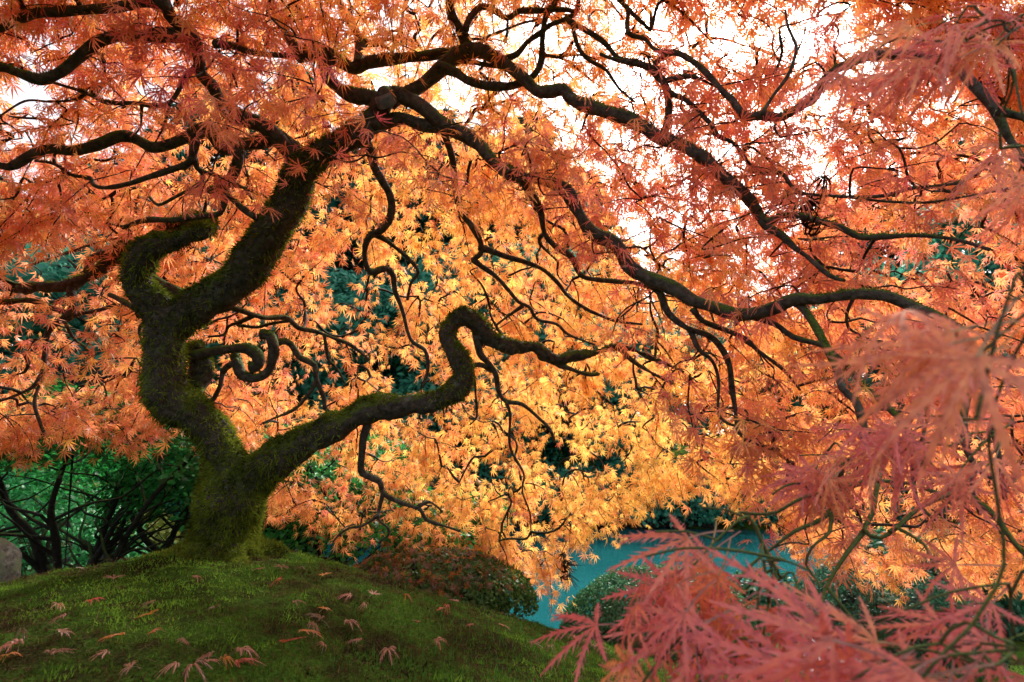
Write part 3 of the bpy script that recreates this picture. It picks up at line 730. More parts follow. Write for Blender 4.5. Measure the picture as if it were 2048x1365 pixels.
# fringe along the lower edge, hanging tips over pond and hedge
for ex, ey in zip(np.linspace(-100, 1500, 120), np.interp(np.linspace(-100, 1500, 120), EDGE_X, EDGE_Y)):
    for _ in range(2):
        px = ex + RNG.normal(0, 20); py = ey - 20 - abs(RNG.normal(0, 30))
        if 370 < px < 510 and py > 880: continue
        t = dome_far(px, py) * RNG.uniform(0.86, 1.0)
        p = P(px, py, t) + np.array((0, 0, 0.06))
        if p[2] < float(terrain(np.array([p[0]]), np.array([p[1]]))[0]) + 0.08: continue
        spray(p, (RNG.normal(0, .7) + 0.5, 0.3, -0.6), RNG.uniform(.14, .24), 18, 0.037, hue_far(px, py), far, sag=0.6, drop=0.6)

# lacy outer leaves where the canopy thins against the open sky
for _ in range(210):
    px, py = 1370 + RNG.normal(0, 150), 300 + RNG.normal(0, 150)
    p = P(px, py, dome_far(px, py) * RNG.uniform(0.86, 1.06))
    spray(p, unit(np.array((p[0], 0.4, 0)) + RNG.normal(0, .6, 3)), RNG.uniform(0.16, 0.30), int(RNG.integers(14, 22)), 0.037, 2.55, far, hv=0.45, sag=0.5, drop=0.6)

mid = (MP, MDv, MN, MS, MC)
# nearer red sprays: x, y, rx, ry, how many, depth range, hue
REDS = [(480, 200, 190, 150, 42, (1.05, 1.4), 3.0), (330, 60, 260, 80, 26, (1.0, 1.3), 3.0), (120, 330, 170, 110, 18, (1.3, 1.6), 2.6), (620, 330, 90, 80, 12, (1.2, 1.45), 3.0), (330, 110, 90, 70, 9, (1.0, 1.2), 3.7), (90, 60, 130, 60, 8, (1.1, 1.3), 2.9),
        (980, 290, 200, 90, 34, (1.05, 1.35), 2.9), (1180, 330, 190, 90, 30, (1.05, 1.35), 3.1), (1000, 390, 160, 50, 10, (1.2, 1.5), 2.6), (1200, 430, 140, 80, 18, (1.15, 1.4), 3.1), (1290, 610, 90, 50, 9, (1.2, 1.4), 2.9),
        (1450, 330, 160, 120, 34, (0.95, 1.25), 3.0), (1650, 330, 200, 120, 30, (0.85, 1.15), 2.8), (1500, 520, 220, 90, 40, (0.95, 1.25), 3.1), (1730, 540, 170, 80, 22, (0.9, 1.1), 2.9), (1480, 130, 230, 110, 26, (0.95, 1.25), 2.9), (1700, 90, 260, 90, 26, (0.85, 1.1), 2.9),
        (1420, 790, 110, 80, 22, (1.1, 1.35), 3.1), (1600, 790, 160, 90, 30, (1.0, 1.25), 2.8), (1560, 920, 150, 70, 22, (0.95, 1.2), 2.7), (1780, 660, 180, 60, 20, (0.9, 1.1), 2.7), (1900, 330, 160, 120, 18, (0.85, 1.1), 2.4), (1850, 760, 180, 90, 22, (0.9, 1.1), 2.8),
        (1900, 1050, 150, 90, 16, (1.0, 1.3), 2.3), (1640, 1080, 120, 60, 10, (0.9, 1.1), 2.9), (140, 630, 120, 60, 5, (1.7, 1.9), 2.6), (200, 800, 120, 60, 8, (1.6, 1.9), 2.3), (680, 520, 110, 60, 10, (1.9, 2.2), 2.7), (700, 1020, 100, 50, 9, (2.0, 2.2), 2.2),
        (1040, 1010, 60, 50, 8, (2.3, 2.6), 2.6), (1350, 650, 110, 60, 9, (1.5, 1.8), 2.4), (780, 320, 90, 70, 5, (1.4, 1.6), 2.6)]
for cx_, cy_, rx_, ry_, n_, (d0, d1), hu in REDS:
    for _ in range(int(n_ * (0.42 if cx_ < 1300 else 0.36) + 0.5)):
        while True:
            u, v = RNG.uniform(-1, 1, 2)
            if u * u + v * v < 1: break
        px, py = cx_ + u * rx_, cy_ + v * ry_
        d = RNG.uniform(d0, d1) + 0.27
        p = P(px, py, d)
        dirv = np.array((RNG.normal(-0.15 if px > 1350 else 0.25, 0.7), RNG.normal(-0.25, 0.5), -0.12))
        spray(p, dirv, RNG.uniform(0.11, 0.20), int(RNG.integers(11, 18)), 0.037 + 0.004 * (d > 1.2), hu, mid, hv=0.35, sag=0.3, drop=0.45, flat=0.7)

# ------------------------------------------------------------------ nearest leaves (built one by one)
TINT = lambda E: np.where(E[:, None] < -0.5, np.array((0.55, 1.15, 0.9)), (1 - np.clip(E, 0, 1)[:, None]) * np.array((1.12, 1.35, 0.75)) + np.clip(E, 0, 1)[:, None] * np.array((1.05, 0.80, 1.35)))
near_me = []
for k in range(7):
    v, f, e = leaf_pinnate(100 + k, k=7, droop=0.45 if k < 5 else 0.75, tooth=0.105, core=0.0155, fold=0.25)
    me = mesh_np('leaf', v, f, TINT(e)); me.materials.append(M_NEAR); near_me.append(me)
near_count = 0
def near_leaf(p, dirv, nrm, size, hue):
    global near_count
    dirv = Vector(unit(dirv)); nrm = Vector(unit(nrm))
    x = dirv.cross(nrm).normalized(); z = x.cross(dirv)
    mtx = Matrix((x, dirv, z)).transposed().to_4x4()
    mtx = Matrix.Translation(Vector(p)) @ mtx @ Matrix.Diagonal((size * RNG.uniform(.8, 1.05), size, size, 1))
    o = bpy.data.objects.new('leaf', near_me[int(RNG.integers(0, 7))])
    col.objects.link(o); o.parent = maple
    o.matrix_parent_inverse = Matrix.Translation(-maple.location)
    o.matrix_basis = mtx
    c = pigment([hue])[0]
    o.color = (float(c[0]), float(c[1]), float(c[2]), 1)
    near_count += 1
# region centre, half size, sprays, leaves per spray, depth range, image direction of the lobes, size, hue
NEARS = [(1525, 1105, 110, 90, 8, 3, (0.44, 0.60), (-0.6, 0.8), 0.082, 3.3), (1475, 1275, 150, 70, 6, 3, (0.42, 0.55), (-0.5, 0.85), 0.084, 3.2), (1580, 1180, 60, 50, 2, 3, (0.45, 0.58), (0.05, 1.0), 0.082, 3.5),
         (1980, 1285, 120, 75, 6, 3, (0.32, 0.46), (-0.9, 0.35), 0.076, 3.3), (2030, 1130, 60, 50, 2, 2, (0.36, 0.5), (-0.8, 0.5), 0.070, 3.3),
         (2080, 570, 50, 90, 4, 2, (0.27, 0.34), (-0.85, 0.40), 0.066, 2.9), (1820, 850, 150, 70, 5, 3, (0.60, 0.80), (-0.7, 0.5), 0.066, 3.6),
         (1880, 50, 200, 70, 7, 4, (0.50, 0.75), (-0.85, 0.30), 0.064, 3.1), (2020, 290, 60, 100, 2, 3, (0.5, 0.7), (-0.7, 0.5), 0.062, 2.8), (2040, 900, 40, 90, 2, 3, (0.5, 0.65), (-0.6, 0.6), 0.064, 3.3), (1680, 890, 80, 40, 4, 4, (0.7, 0.85), (-0.5, 0.8), 0.062, 3.2)]
RIGHT = np.array((1.0, 0, 0)); CUP = np.array((0, -ST, CT)); FWD = np.array((0, CT, ST))
for cx_, cy_, rx_, ry_, ns, nl, (d0, d1), (ix, iy), sz, hu in NEARS:
    for _ in range(ns):
        while True:
            u, v = RNG.uniform(-1, 1, 2)
            if u * u + v * v < 1: break
        px, py = cx_ + u * rx_, cy_ + v * ry_
        d = RNG.uniform(d0, d1)
        b0 = P(px, py, d)
        nodes = []
        tdir = unit(RIGHT * ix * 0.6 - CUP * 0.25 + RNG.normal(0, .3, 3))
        for i in range(3):
            nodes.append(b0 + tdir * 0.035 * i - UP * 0.004 * i * i)
        SPR.append(np.array(nodes))
        for j in range(nl):
            if near_count >= 300: break
            q = nodes[min(j // 2, 2)]
            ld = unit(RIGHT * (ix + RNG.normal(0, .30)) - CUP * (iy + RNG.normal(0, .25)) + FWD * RNG.normal(0, .30))
            nn = unit(-FWD * 0.55 + UP * 0.75 + RNG.normal(0, .32, 3))
            near_leaf(q + ld * sz * 0.8, ld, nn, sz * RNG.uniform(.75, 1.2), hu + 0.35 + RNG.normal(0, .4))

# ------------------------------------------------------------------ twigs tie every spray to the limbs
N0 = np.vstack(NODES); R0 = np.concatenate(NRAD)
cap = len(N0) + len(SPR) * 14
NP = np.empty((cap, 3)); NP[:len(N0)] = N0; NC = np.full(cap, -1); nn_ = len(N0)
first = np.array([((N0 - s[0]) ** 2).sum(1).min() for s in SPR])
conns = []; parent_of = []
for si in np.argsort(first):
    s = SPR[si]
    d2 = ((NP[:nn_] - s[0]) ** 2).sum(1)
    k = int(np.argmin(d2)); a = NP[k].copy(); b_ = s[0]
    ln = math.sqrt(d2[k])
    m_ = max(2, min(7, int(ln / 0.05) + 1))
    t = np.linspace(0, 1, m_ + 1)[:, None]
    per = unit(np.cross(b_ - a, RNG.normal(0, 1, 3)))
    per2 = unit(np.cross(b_ - a, per))
    pathp = a * (1 - t) + b_ * t + per * np.sin(t * math.pi) * ln * RNG.uniform(0, .2) + per2 * np.sin(t * 2 * math.pi) * ln * RNG.uniform(-.09, .09)
    pathp[1:-1] += RNG.normal(0, 0.022 * ln, (m_ - 1, 3))
    full = np.vstack([pathp, s[1:]])
    cid = len(conns)
    conns.append(full); parent_of.append(int(NC[k]))
    add = full[1:]
    NP[nn_:nn_ + len(add)] = add; NC[nn_:nn_ + len(add)] = cid; nn_ += len(add)
load = np.ones(len(conns))
for c in range(len(conns) - 1, -1, -1):
    if parent_of[c] >= 0: load[parent_of[c]] += load[c]
tw, gtw = [], []
for c, pth in enumerate(conns):
    near = pth[-1][1] < 0.85
    r0 = min(0.0013 * math.sqrt(1 + load[c]) + 0.0007, 0.0032 * min(pth[-1][1], 0.6) if near else 0.007)
    p2, r2 = spline(pth, np.linspace(r0, 0.0010, len(pth)), 0.018 if near else 0.05)
    (gtw if near else tw).append(tube(p2, r2, 5 if near else 4, cap=False))
part('fine_twig', mesh_np('fine_twig', *merge(tw), smooth=True), M_TWIG, 'stuff')
part('green_twig', mesh_np('green_twig', *merge(gtw), smooth=True), M_GTWIG, 'stuff')

FAR_T = [leaf_far(i, d) for i, d in zip(range(6), (.3, .4, .55, .25, .7, .45))]
MID_T = [leaf_pinnate(20 + i, k=3, droop=d, tooth=0.10, core=0.019, fold=0.2)[:2] for i, d in zip(range(6), (.3, .45, .6, .35, .7, .5))]
def foliage(name, T, store):
    Pq, Dq, Nq, Sq, Cq = [np.array(s) for s in store]
    c = pigment(Cq) * RNG.uniform(0.8, 1.12, (len(Cq), 1))
    V, F, C = place_leaves(T, Pq, Dq, Nq, Sq, c)
    return part(name, mesh_np(name, V, F, C), M_LEAF, 'stuff')
foliage('foliage', FAR_T, far)
mp = np.array(MP); dist = np.linalg.norm(mp - np.array((0, 0, CAM_H)), axis=1) + 10 * (mp[:, 1] < 0.3)
order = np.argsort(dist)[:max(0, 300 - near_count)]
for i in order:
    near_leaf(MP[i], MDv[i], MN[i], MS[i], MC[i])
rest = np.setdiff1d(np.arange(len(MP)), order)
foliage('red_foliage', MID_T, [np.array(q)[rest] for q in mid])

# ------------------------------------------------------------------ moss tufts on trunk and limbs
def moss_blades(V, T, weight, n, lmin, lmax, c0, c1, droop=0.5, width=0.0016):
    A, B, C = V[T[:, 0]], V[T[:, 1]], V[T[:, 2]]
    cr = np.cross(B - A, C - A); ar = np.linalg.norm(cr, axis=1) * 0.5; nr = unit(cr)
    ctr = (A + B + C) / 3
    w = ar * weight(ctr, nr); w = np.maximum(w, 0)
    cs = np.cumsum(w); idx = np.searchsorted(cs, RNG.uniform(0, cs[-1], n)); idx = np.clip(idx, 0, len(T) - 1)
    u = RNG.uniform(0, 1, (n, 1)); v = RNG.uniform(0, 1, (n, 1)); fl = (u + v) > 1; u = np.where(fl, 1 - u, u); v = np.where(fl, 1 - v, v)
    p = A[idx] + (B - A)[idx] * u + (C - A)[idx] * v
    d = unit(nr[idx] + RNG.normal(0, 0.55, (n, 3)) - UP * droop * RNG.uniform(0, 1, (n, 1)))
    ln = RNG.uniform(lmin, lmax, (n, 1)) * (0.6 + 0.8 * vnoise(p, 30, 9)[:, None])
    s = unit(np.cross(d, RNG.normal(0, 1, (n, 3)))) * width
    tip = p + d * ln - UP * ln * droop * 0.35
    W = np.stack([p - s, p + s, tip], 1).reshape(-1, 3)
    f = np.arange(3 * n).reshape(-1, 3)
    k = np.clip(1.5 * (vnoise(p, 14, 21) * 0.5 + vnoise(p, 55, 22) * 0.3 + RNG.uniform(0, 0.35, n) - 0.25), 0, 1)[:, None]
    cc = np.array(c0) * (1 - k) + np.array(c1) * k
    return W, f, np.repeat(cc, 3, 0)
def trunk_w(c, n):
    low = sstep(0.55, 0.05, c[:, 2])
    body = sstep(0.3, -0.35, c[:, 0])           # the older wood carries the moss
    nz = vnoise(c, 5, 41)
    return np.clip((0.25 + 0.75 * sstep(-0.1, 0.8, n[:, 2]) + 0.7 * low) * sstep(0.28, 0.62, nz + 0.25 * n[:, 2] + 0.35 * low) * (0.15 + 0.85 * body), 0, None)
W, f, c = moss_blades(co, tf, trunk_w, 90000, 0.006, 0.026, (0.008, 0.014, 0.003), (0.21, 0.26, 0.030), width=0.0022)
part('moss', mesh_np('moss', W, f, c), M_MATTE, 'stuff', parent=None)
Vl, Tl, Wl, o_ = [], [], [], 0
for V, F, ms in LIMB_MESH:
    Vl.append(V); Tl.append(np.vstack([F[:, :3], F[:, [0, 2, 3]]]) + o_); Wl.append(np.full(2 * len(F), ms)); o_ += len(V)
Vl = np.vstack(Vl); Tl = np.vstack(Tl); Wl = np.concatenate(Wl)
limb_w = lambda c, n: np.clip(Wl * sstep(0.15, 0.9, n[:, 2]) * sstep(0.48, 0.75, vnoise(c, 4, 51) + 0.12 * n[:, 2]), 0, None) ** 1.5
W, f, c = moss_blades(Vl, Tl, limb_w, 16000, 0.004, 0.011, (0.025, 0.04, 0.006), (0.14, 0.21, 0.03))
part('moss', mesh_np('limb_moss', W, f, c), M_MATTE, 'stuff')

# ------------------------------------------------------------------ dried seed-leaf bundles caught on the twigs
dry_T = [leaf_pinnate(60 + i, k=3, droop=1.6, tooth=0.13, core=0.03, fold=0.8, curl=0.25)[:2] for i in range(3)]
for px, py, d in ((1130, 1132, 2.45), (1622, 405, 1.24)):
    c0 = P(px, py, d); k = 7
    pos = c0 + RNG.normal(0, 0.014, (k, 3)); pos[:, 2] += np.linspace(0.05, -0.05, k)
    V, F, C = place_leaves(dry_T, pos, np.array((0, 0, -1.0)) + RNG.normal(0, .35, (k, 3)), RNG.normal(0, 1, (k, 3)), np.full(k, 0.045), np.full((k, 3), (0.03, 0.012, 0.008)))
    part('withered_leaf', mesh_np('withered_leaf', V, F, C), M_MATTE)
    top = c0 + np.array((0, 0, 0.05)); k = int(np.argmin(((NP[:nn_] - top) ** 2).sum(1)))
    pth, rd = spline([NP[k], (NP[k] + top) / 2 + np.array((0.01, 0, 0)), top, c0], [.0012, .0011, .001, .0008], 0.02)
    part('withered_stalk', mesh_np('withered_stalk', *tube(pth, rd, 4, cap=False)), M_TWIG)
print('LEAVES far', len(LP), 'mid', len(MP), 'near', near_count, 'conns', len(conns))

# ------------------------------------------------------------------ moss carpet on the mound
def carpet(n, xr, yr, lmin, lmax, keep, cfun, width, lean=0.35):
    x = RNG.uniform(*xr, n * 2); y = RNG.uniform(*yr, n * 2)
    k = keep(x, y) > RNG.uniform(0, 1, n * 2); x, y = x[k][:n], y[k][:n]; m_ = len(x)
    z = terrain(x, y) - 0.002
    p = np.stack([x, y, z], -1)
    ln = RNG.uniform(lmin, lmax, (m_, 1)) * (0.35 + 0.7 * vnoise(p, 12, 61) + 0.8 * vnoise(p, 45, 62) ** 2)[:, None]
    d = unit(np.array((0, 0, 1.0)) + RNG.normal(0, lean, (m_, 3)))
    a = RNG.uniform(0, 2 * math.pi, m_)
    s = np.stack([np.cos(a), np.sin(a), np.zeros(m_)], -1) * width * RNG.uniform(.6, 1.3, (m_, 1))
    W = np.stack([p - s, p + s, p + d * ln], 1).reshape(-1, 3)
    return W, np.arange(3 * m_).reshape(-1, 3), np.repeat(cfun(p), 3, 0)
def mcol(p):
    k = vnoise(p, 2.6, 71) * 0.45 + vnoise(p, 9, 72) * 0.35 + vnoise(p, 34, 73) * 0.20
    k = k - 0.13 * np.exp(-((p[:, 0] + 0.42) / 0.40) ** 2 - ((p[:, 1] - 1.25) / 0.45) ** 2) + 0.03
    j = RNG.uniform(0, 1, len(p))
    soil = np.array((0.030, 0.020, 0.012)); brown = np.array((0.105, 0.058, 0.028)); olive = np.array((0.075, 0.105, 0.016)); green = np.array((0.095, 0.200, 0.020)); bright = np.array((0.19, 0.33, 0.036))
    t = np.clip((k - 0.34) / 0.34 + (j - 0.5) * 0.45, 0, 0.999)[:, None] * 4
    st = [soil, brown, olive, green, bright]
    out = np.zeros_like(p)
    for i in range(4):
        w = ((t >= i) & (t < i + 1)); out += w * (st[i] * (i + 1 - t) + st[i + 1] * (t - i))
    return out * (0.42 + 0.85 * vnoise(p, 60, 74))[:, None]
def in_view(x, y):
    return ((np.abs(x) < y * 1.12 + 0.25) & (pond_d(x, y) > 1.0)).astype(float) * np.clip(1.7 / np.maximum(y, .8), 0.25, 1) ** 1.2
W1, f1, c1 = carpet(260000, (-3.0, 3.2), (0.55, 3.6), 0.006, 0.016, in_view, mcol, 0.0021, 0.7)
gr = lambda x, y: in_view(x, y) * sstep(-0.6, 0.5, x + 0.25 * (y - 1.2)) * (y < 3.4)
W2, f2, c2 = carpet(45000, (-0.8, 3.2), (0.55, 3.4), 0.012, 0.026, gr, lambda p: np.array((0.045, 0.125, 0.020)) * RNG.uniform(.6, 1.7, (len(p), 1)), 0.0013, 0.25)
tag(obj('moss_carpet', mesh_np('moss_carpet', np.vstack([W1, W2]), np.vstack([f1, f2 + len(W1)]), np.vstack([c1, c2])), M_MATTE, kind='stuff'),
    'soft green and olive moss carpeting the mound under the maple', 'moss')
# needles and bits of straw lying in the moss
n = 5200
x = RNG.uniform(-2.2, 1.6, n); y = RNG.uniform(0.7, 2.3, n); z = terrain(x, y) + 0.012
p = np.stack([x, y, z], -1); a = RNG.uniform(0, math.pi, n); ln = RNG.uniform(0.006, 0.03, n)
d = np.stack([np.cos(a), np.sin(a), RNG.normal(0, .15, n)], -1) * ln[:, None]; s = np.stack([-np.sin(a), np.cos(a), np.zeros(n)], -1) * 0.0007
W = np.stack([p - d - s, p - d + s, p + d], 1).reshape(-1, 3)
cc = np.where(RNG.uniform(0, 1, (n, 1)) < .5, np.array((0.17, 0.10, 0.06)), np.array((0.10, 0.05, 0.03)))
tag(obj('needle_litter', mesh_np('needle_litter', W, np.arange(3 * n).reshape(-1, 3), np.repeat(cc, 3, 0)), M_MATTE, kind='stuff'), 'dry brown needles and straw scattered in the moss', 'litter')

# ------------------------------------------------------------------ fallen leaves, each one placed from the photograph
fall_me = []
for k in range(6):
    v, f, e = leaf_pinnate(200 + k, k=5, droop=(-.15, .3, .5, .1, .4, .2)[k], tooth=0.12, core=0.022, fold=0.45, curl=0.1)
    if k % 2: v[:, 0] *= 0.55
    me = mesh_np('fallen_leaf', v, f, TINT(e)); me.materials.append(M_NEAR); fall_me.append(me)
FALL = [(225, 1172), (385, 1168), (112, 1226), (178, 1222), (305, 1220), (127, 1250), (300, 1248), (38, 1285), (115, 1285), (240, 1293), (300, 1285), (370, 1310), (95, 1330), (210, 1328), (350, 1350), (420, 1335), (260, 1358), (470, 1350), (430, 1235), (585, 1220), (645, 1233), (640, 1255), (620, 1265), (600, 1280), (565, 1305), (645, 1310),
        (700, 1205), (730, 1222), (775, 1316), (525, 1150), (560, 1145), (560, 1172), (90, 1146), (30, 1310), (10, 1335), (150, 1150), (744, 1203), (810, 1203), (892, 1223), (836, 1259), (784, 1315), (720, 1297), (916, 1215), (1063, 1295), (1115, 1279), (1151, 1291), (1099, 1303), (944, 1263), (645, 1165), (600, 1150), (475, 1325), (445, 1338), (880, 1232), (1000, 1262), (1190, 1300), (870, 1300), (690, 1260), (410, 1345), (385, 1352)]
FCOL = {'pink': ((0.36, 0.13, 0.10), 'curled dusty pink maple leaf fallen on the moss mound'), 'orange': ((0.50, 0.16, 0.035), 'bright orange maple leaf fallen on the moss mound'), 'brown': ((0.20, 0.09, 0.045), 'shrivelled brown maple leaf fallen on the moss mound'), 'red': ((0.42, 0.07, 0.04), 'brick red maple leaf fallen on the moss mound')}
for i, (px, py) in enumerate(FALL):
    g = hit_ground(px, py)
    kind = ['pink', 'pink', 'pink', 'red', 'brown', 'pink', 'orange', 'red'][(i * 5 + i // 7) % 8]
    o = bpy.data.objects.new('fallen_leaf', fall_me[i % 6]); col.objects.link(o)
    size = 0.042 * RNG.uniform(.75, 1.2)
    o.location = (g[0], g[1], float(terrain(g[0:1], g[1:2])[0]) + 0.018)
    o.rotation_euler = (RNG.normal(0, .16), RNG.normal(0, .25), RNG.uniform(0, 6.28))
    o.scale = (size * RNG.uniform(.45, 1.05), size * RNG.uniform(.9, 1.25), size * RNG.uniform(.6, 2.2))
    cc = np.array(FCOL[kind][0]) * RNG.uniform(.75, 1.25)
    o.color = (*[float(v) for v in cc], 1)
    tag(o, FCOL[kind][1], 'leaf', '%s fallen leaves on the moss' % kind)

# ------------------------------------------------------------------ shrubs
def broad_leaf(L=1.0, w=0.30):
    V = np.array([(0, 0, 0), (w * .8, .35, .05), (-w * .8, .35, .05), (w * .75, .7, .03), (-w * .75, .7, .03), (0, 1, -.08)]) * np.array((L, L, L))
    F = np.array([(0, 1, 2), (1, 3, 2), (2, 3, 4), (3, 5, 4)])
    return V, F
BL = [broad_leaf(1, .24), broad_leaf(1, .3), broad_leaf(.9, .36)]
def green(n, c0, c1):
    k = RNG.uniform(0, 1, (n, 1)); return np.array(c0) * (1 - k) + np.array(c1) * k
def leaf_cloud(name, pos, nrm, size, cols, parent, T=None, inv=None):
    n = len(pos)
    d = unit(np.cross(nrm, RNG.normal(0, 1, (n, 3))) + nrm * 0.35 - UP * 0.15)
    V, F, C = place_leaves(T or BL, pos, d, nrm, np.full(n, size) * RNG.uniform(.6, 1.25, n), cols)
    o = obj(name, mesh_np(name, V, F, C), M_GREEN, parent, 'stuff')
    if inv is not None: o.matrix_parent_inverse = inv
    return o

def open_shrub(loc, label, group, w, dpt, h, nstem, leaves, lsize, c0, c1, seed, thick=0.03, undergrowth=True):
    """bare twisted stems under a shallow domed roof of glossy leaves"""
    r = np.random.default_rng(seed)
    gz = float(terrain(np.array([loc[0]]), np.array([loc[1]]))[0])
    root = empty('rhododendron', (loc[0], loc[1], gz), label, 'shrub', group)
    tips = []
    for s in range(nstem):
        a = r.uniform(0, 6.28); rr = r.uniform(0.0, 0.40)
        x0, y0 = math.cos(a) * rr * w, math.sin(a) * rr * dpt
        z0 = float(terrain(np.array([loc[0] + x0]), np.array([loc[1] + y0]))[0]) - gz - 0.03
        pts = [(x0, y0, z0)]; ang = a + r.normal(0, .5); lean = r.uniform(.2, .8)
        kk = 6
        for i in range(1, kk + 1):
            ang += r.normal(0, .45)
            pts.append((pts[-1][0] + math.cos(ang) * lean * h / kk * 1.0, pts[-1][1] + math.sin(ang) * lean * h / kk, pts[-1][2] + h / kk * r.uniform(.6, 1.05)))
        pth, rd = spline(pts, np.linspace(thick * r.uniform(.6, 1.1), thick * .25, kk + 1), 0.06)
        st = obj('stem', mesh_np('stem', *tube(pth, rd, 7, .3, seed + s), smooth=True), M_STEM, root)
        subs = []
        for q in range(9):
            i = int(r.integers(len(pth) // 4, len(pth) - 1)); b0 = pth[i]; an = r.uniform(0, 6.28); l = h * r.uniform(.25, .6)
            pp = [b0]
            for _ in range(4):
                an += r.normal(0, .4)
                pp.append(pp[-1] + np.array((math.cos(an) * .8, math.sin(an) * .8, r.uniform(.1, .75))) * l / 4)
            p2, r2 = spline(pp, np.linspace(rd[i] * .6, .003, 5), 0.07)
            subs.append(tube(p2, r2, 5, cap=False)); tips.append(p2[-1])
        obj('side_branch', mesh_np('side_branch', *merge(subs), smooth=True), M_STEM, st)
    # leaf roof
    n = leaves; u = r.uniform(-1, 1, n); v = r.uniform(-1, 1, n); ok = u * u + v * v < 1; u, v = u[ok], v[ok]; n = len(u)
    rr = np.sqrt(u * u + v * v)
    top = h * (1.05 - 0.25 * rr ** 2.2)
    q = np.stack([u * w, v * dpt, np.zeros(n)], -1)
    lump = vnoise(q, 3.0, seed) - .5
    z = top + lump * h * .30 - h * .22 * r.uniform(0, 1, n) ** 2
    pos = np.stack([u * w, v * dpt, z], -1)
    nr = unit(np.stack([u * .8, v * .8, np.full(n, .9)], -1) + r.normal(0, .45, (n, 3)))
    leaf_cloud('foliage', pos, nr, lsize, green(n, c0, c1), root)
    return root
DARKG = (0.010, 0.042, 0.012); MIDG = (0.030, 0.115, 0.030)
open_shrub((-2.45, 3.05), 'spreading rhododendron with bare dark stems behind the mound beside the boulder', 'rhododendrons behind the mound', 1.25, .8, 1.22, 14, 24000, 0.040, (0.008, 0.06, 0.012), (0.035, 0.27, 0.055), 1)
open_shrub((-1.55, 3.5), 'rhododendron with bare dark stems half hidden by the maple trunk', 'rhododendrons behind the mound', 1.0, .8, 1.15, 11, 20000, 0.040, (0.008, 0.06, 0.012), (0.045, 0.30, 0.06), 2)
open_shrub((-0.75, 3.25), 'small rhododendron with twisted black stems growing just right of the mossy trunk', 'rhododendrons behind the mound', .75, .6, .70, 8, 9000, 0.040, (0.008, 0.06, 0.012), (0.05, 0.30, 0.05), 3, thick=.03)
# understory leaves behind the stems
def low_bush(name, loc, size, n, lsize, c0, c1, label, cat, group=None, seed=0, top_c=None, shell=0.25, lump=0.25):
    r = np.random.default_rng(seed + 300)
    gz = float(terrain(np.array([loc[0]]), np.array([loc[1]]))[0])
    root = empty(name, (loc[0], loc[1], gz), label, cat, group)
    d = unit(r.normal(0, 1, (n, 3))); d[:, 2] = np.abs(d[:, 2])
    rad = (1 - shell * r.uniform(0, 1, n) ** 1.5) * (1 - lump / 2 + lump * vnoise(d, 2.6, seed + 5))
    pos = d * rad[:, None] * np.array(size)
    cols = green(n, c0, c1)
    nr = unit(d + r.normal(0, .45, (n, 3)))
    leaf_cloud('foliage', pos, nr, lsize, cols, root)
    # woody frame inside
    subs = []
    for s in range(12):
        a = r.uniform(0, 6.28); e = r.uniform(.3, 1.3)
        tip = np.array((math.cos(a) * math.cos(e) * size[0], math.sin(a) * math.cos(e) * size[1], math.sin(e) * size[2])) * .85
        b0 = np.array((math.cos(a) * .06, math.sin(a) * .06, -.05))
        p2, r2 = spline([b0, b0 * .5 + tip * .4 + r.normal(0, .03, 3), tip], [.012, .008, .004], .08)
        subs.append(tube(p2, r2, 5, cap=False))
    obj('stem', mesh_np('stem', *merge(subs), smooth=True), M_STEM, root)
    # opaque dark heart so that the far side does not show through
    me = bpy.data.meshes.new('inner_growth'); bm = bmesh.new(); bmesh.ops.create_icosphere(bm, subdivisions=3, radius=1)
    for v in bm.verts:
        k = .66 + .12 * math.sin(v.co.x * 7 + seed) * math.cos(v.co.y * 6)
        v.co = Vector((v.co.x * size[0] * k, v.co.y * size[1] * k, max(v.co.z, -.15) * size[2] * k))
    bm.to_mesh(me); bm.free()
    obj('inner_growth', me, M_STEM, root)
    return root, pos, nr
for i, (x, y, sx, sy, sz, lab) in enumerate([(-4.6, 4.9, 1.3, 1.0, 1.15, 'glossy green bush behind the rhododendron stems beside the boulder'), (-3.0, 5.2, 1.3, 1.0, 1.05, 'glossy green bush glimpsed through the rhododendron stems'), (-1.6, 5.3, 1.0, .8, 1.0, 'glossy green bush directly behind the mossy trunk')]):
    low_bush('evergreen_bush', (x, y), (sx, sy, sz), 14000, 0.055, (0.008, 0.08, 0.022), (0.04, 0.28, 0.07), lab, 'shrub', 'glossy bushes behind the rhododendrons', 10 + i)

# clipped azalea littered with maple leaves, at the foot of the mound
az, pos, nr = low_bush('azalea_hedge', (-0.38, 2.6), (0.50, 0.32, 0.245), 16000, 0.020, (0.020, 0.055, 0.010), (0.085, 0.16, 0.03), 'low clipped azalea strewn with fallen maple leaves at the pond edge of the mound', 'shrub', None, 20, lump=.12, shell=.12)
k = (pos[:, 2] > 0.10) & (RNG.uniform(0, 1, len(pos)) < .14 * sstep(0.5, 0.0, pos[:, 0]) + .02)
n = int(k.sum()); hue = RNG.uniform(0, 1, (n, 1))
V, F, C = place_leaves(MID_T, pos[k] * 1.04, unit(np.cross(nr[k], RNG.normal(0, 1, (n, 3)))), nr[k], RNG.uniform(.022, .036, n), np.where(hue < .3, (0.42, .15, .04), np.where(hue < .7, (0.20, .085, .045), (0.26, .15, .12))))
obj('leaf_litter', mesh_np('leaf_litter', V, F, C), M_MATTE, az, 'stuff')
low_bush('clipped_shrub', (0.86, 3.25), (0.60, 0.52, 0.46), 26000, 0.021, (0.016, 0.065, 0.026), (0.05, 0.15, 0.06), 'rounded clipped green shrub at the edge of the pond', 'shrub', None, 22, lump=.06, shell=.08)
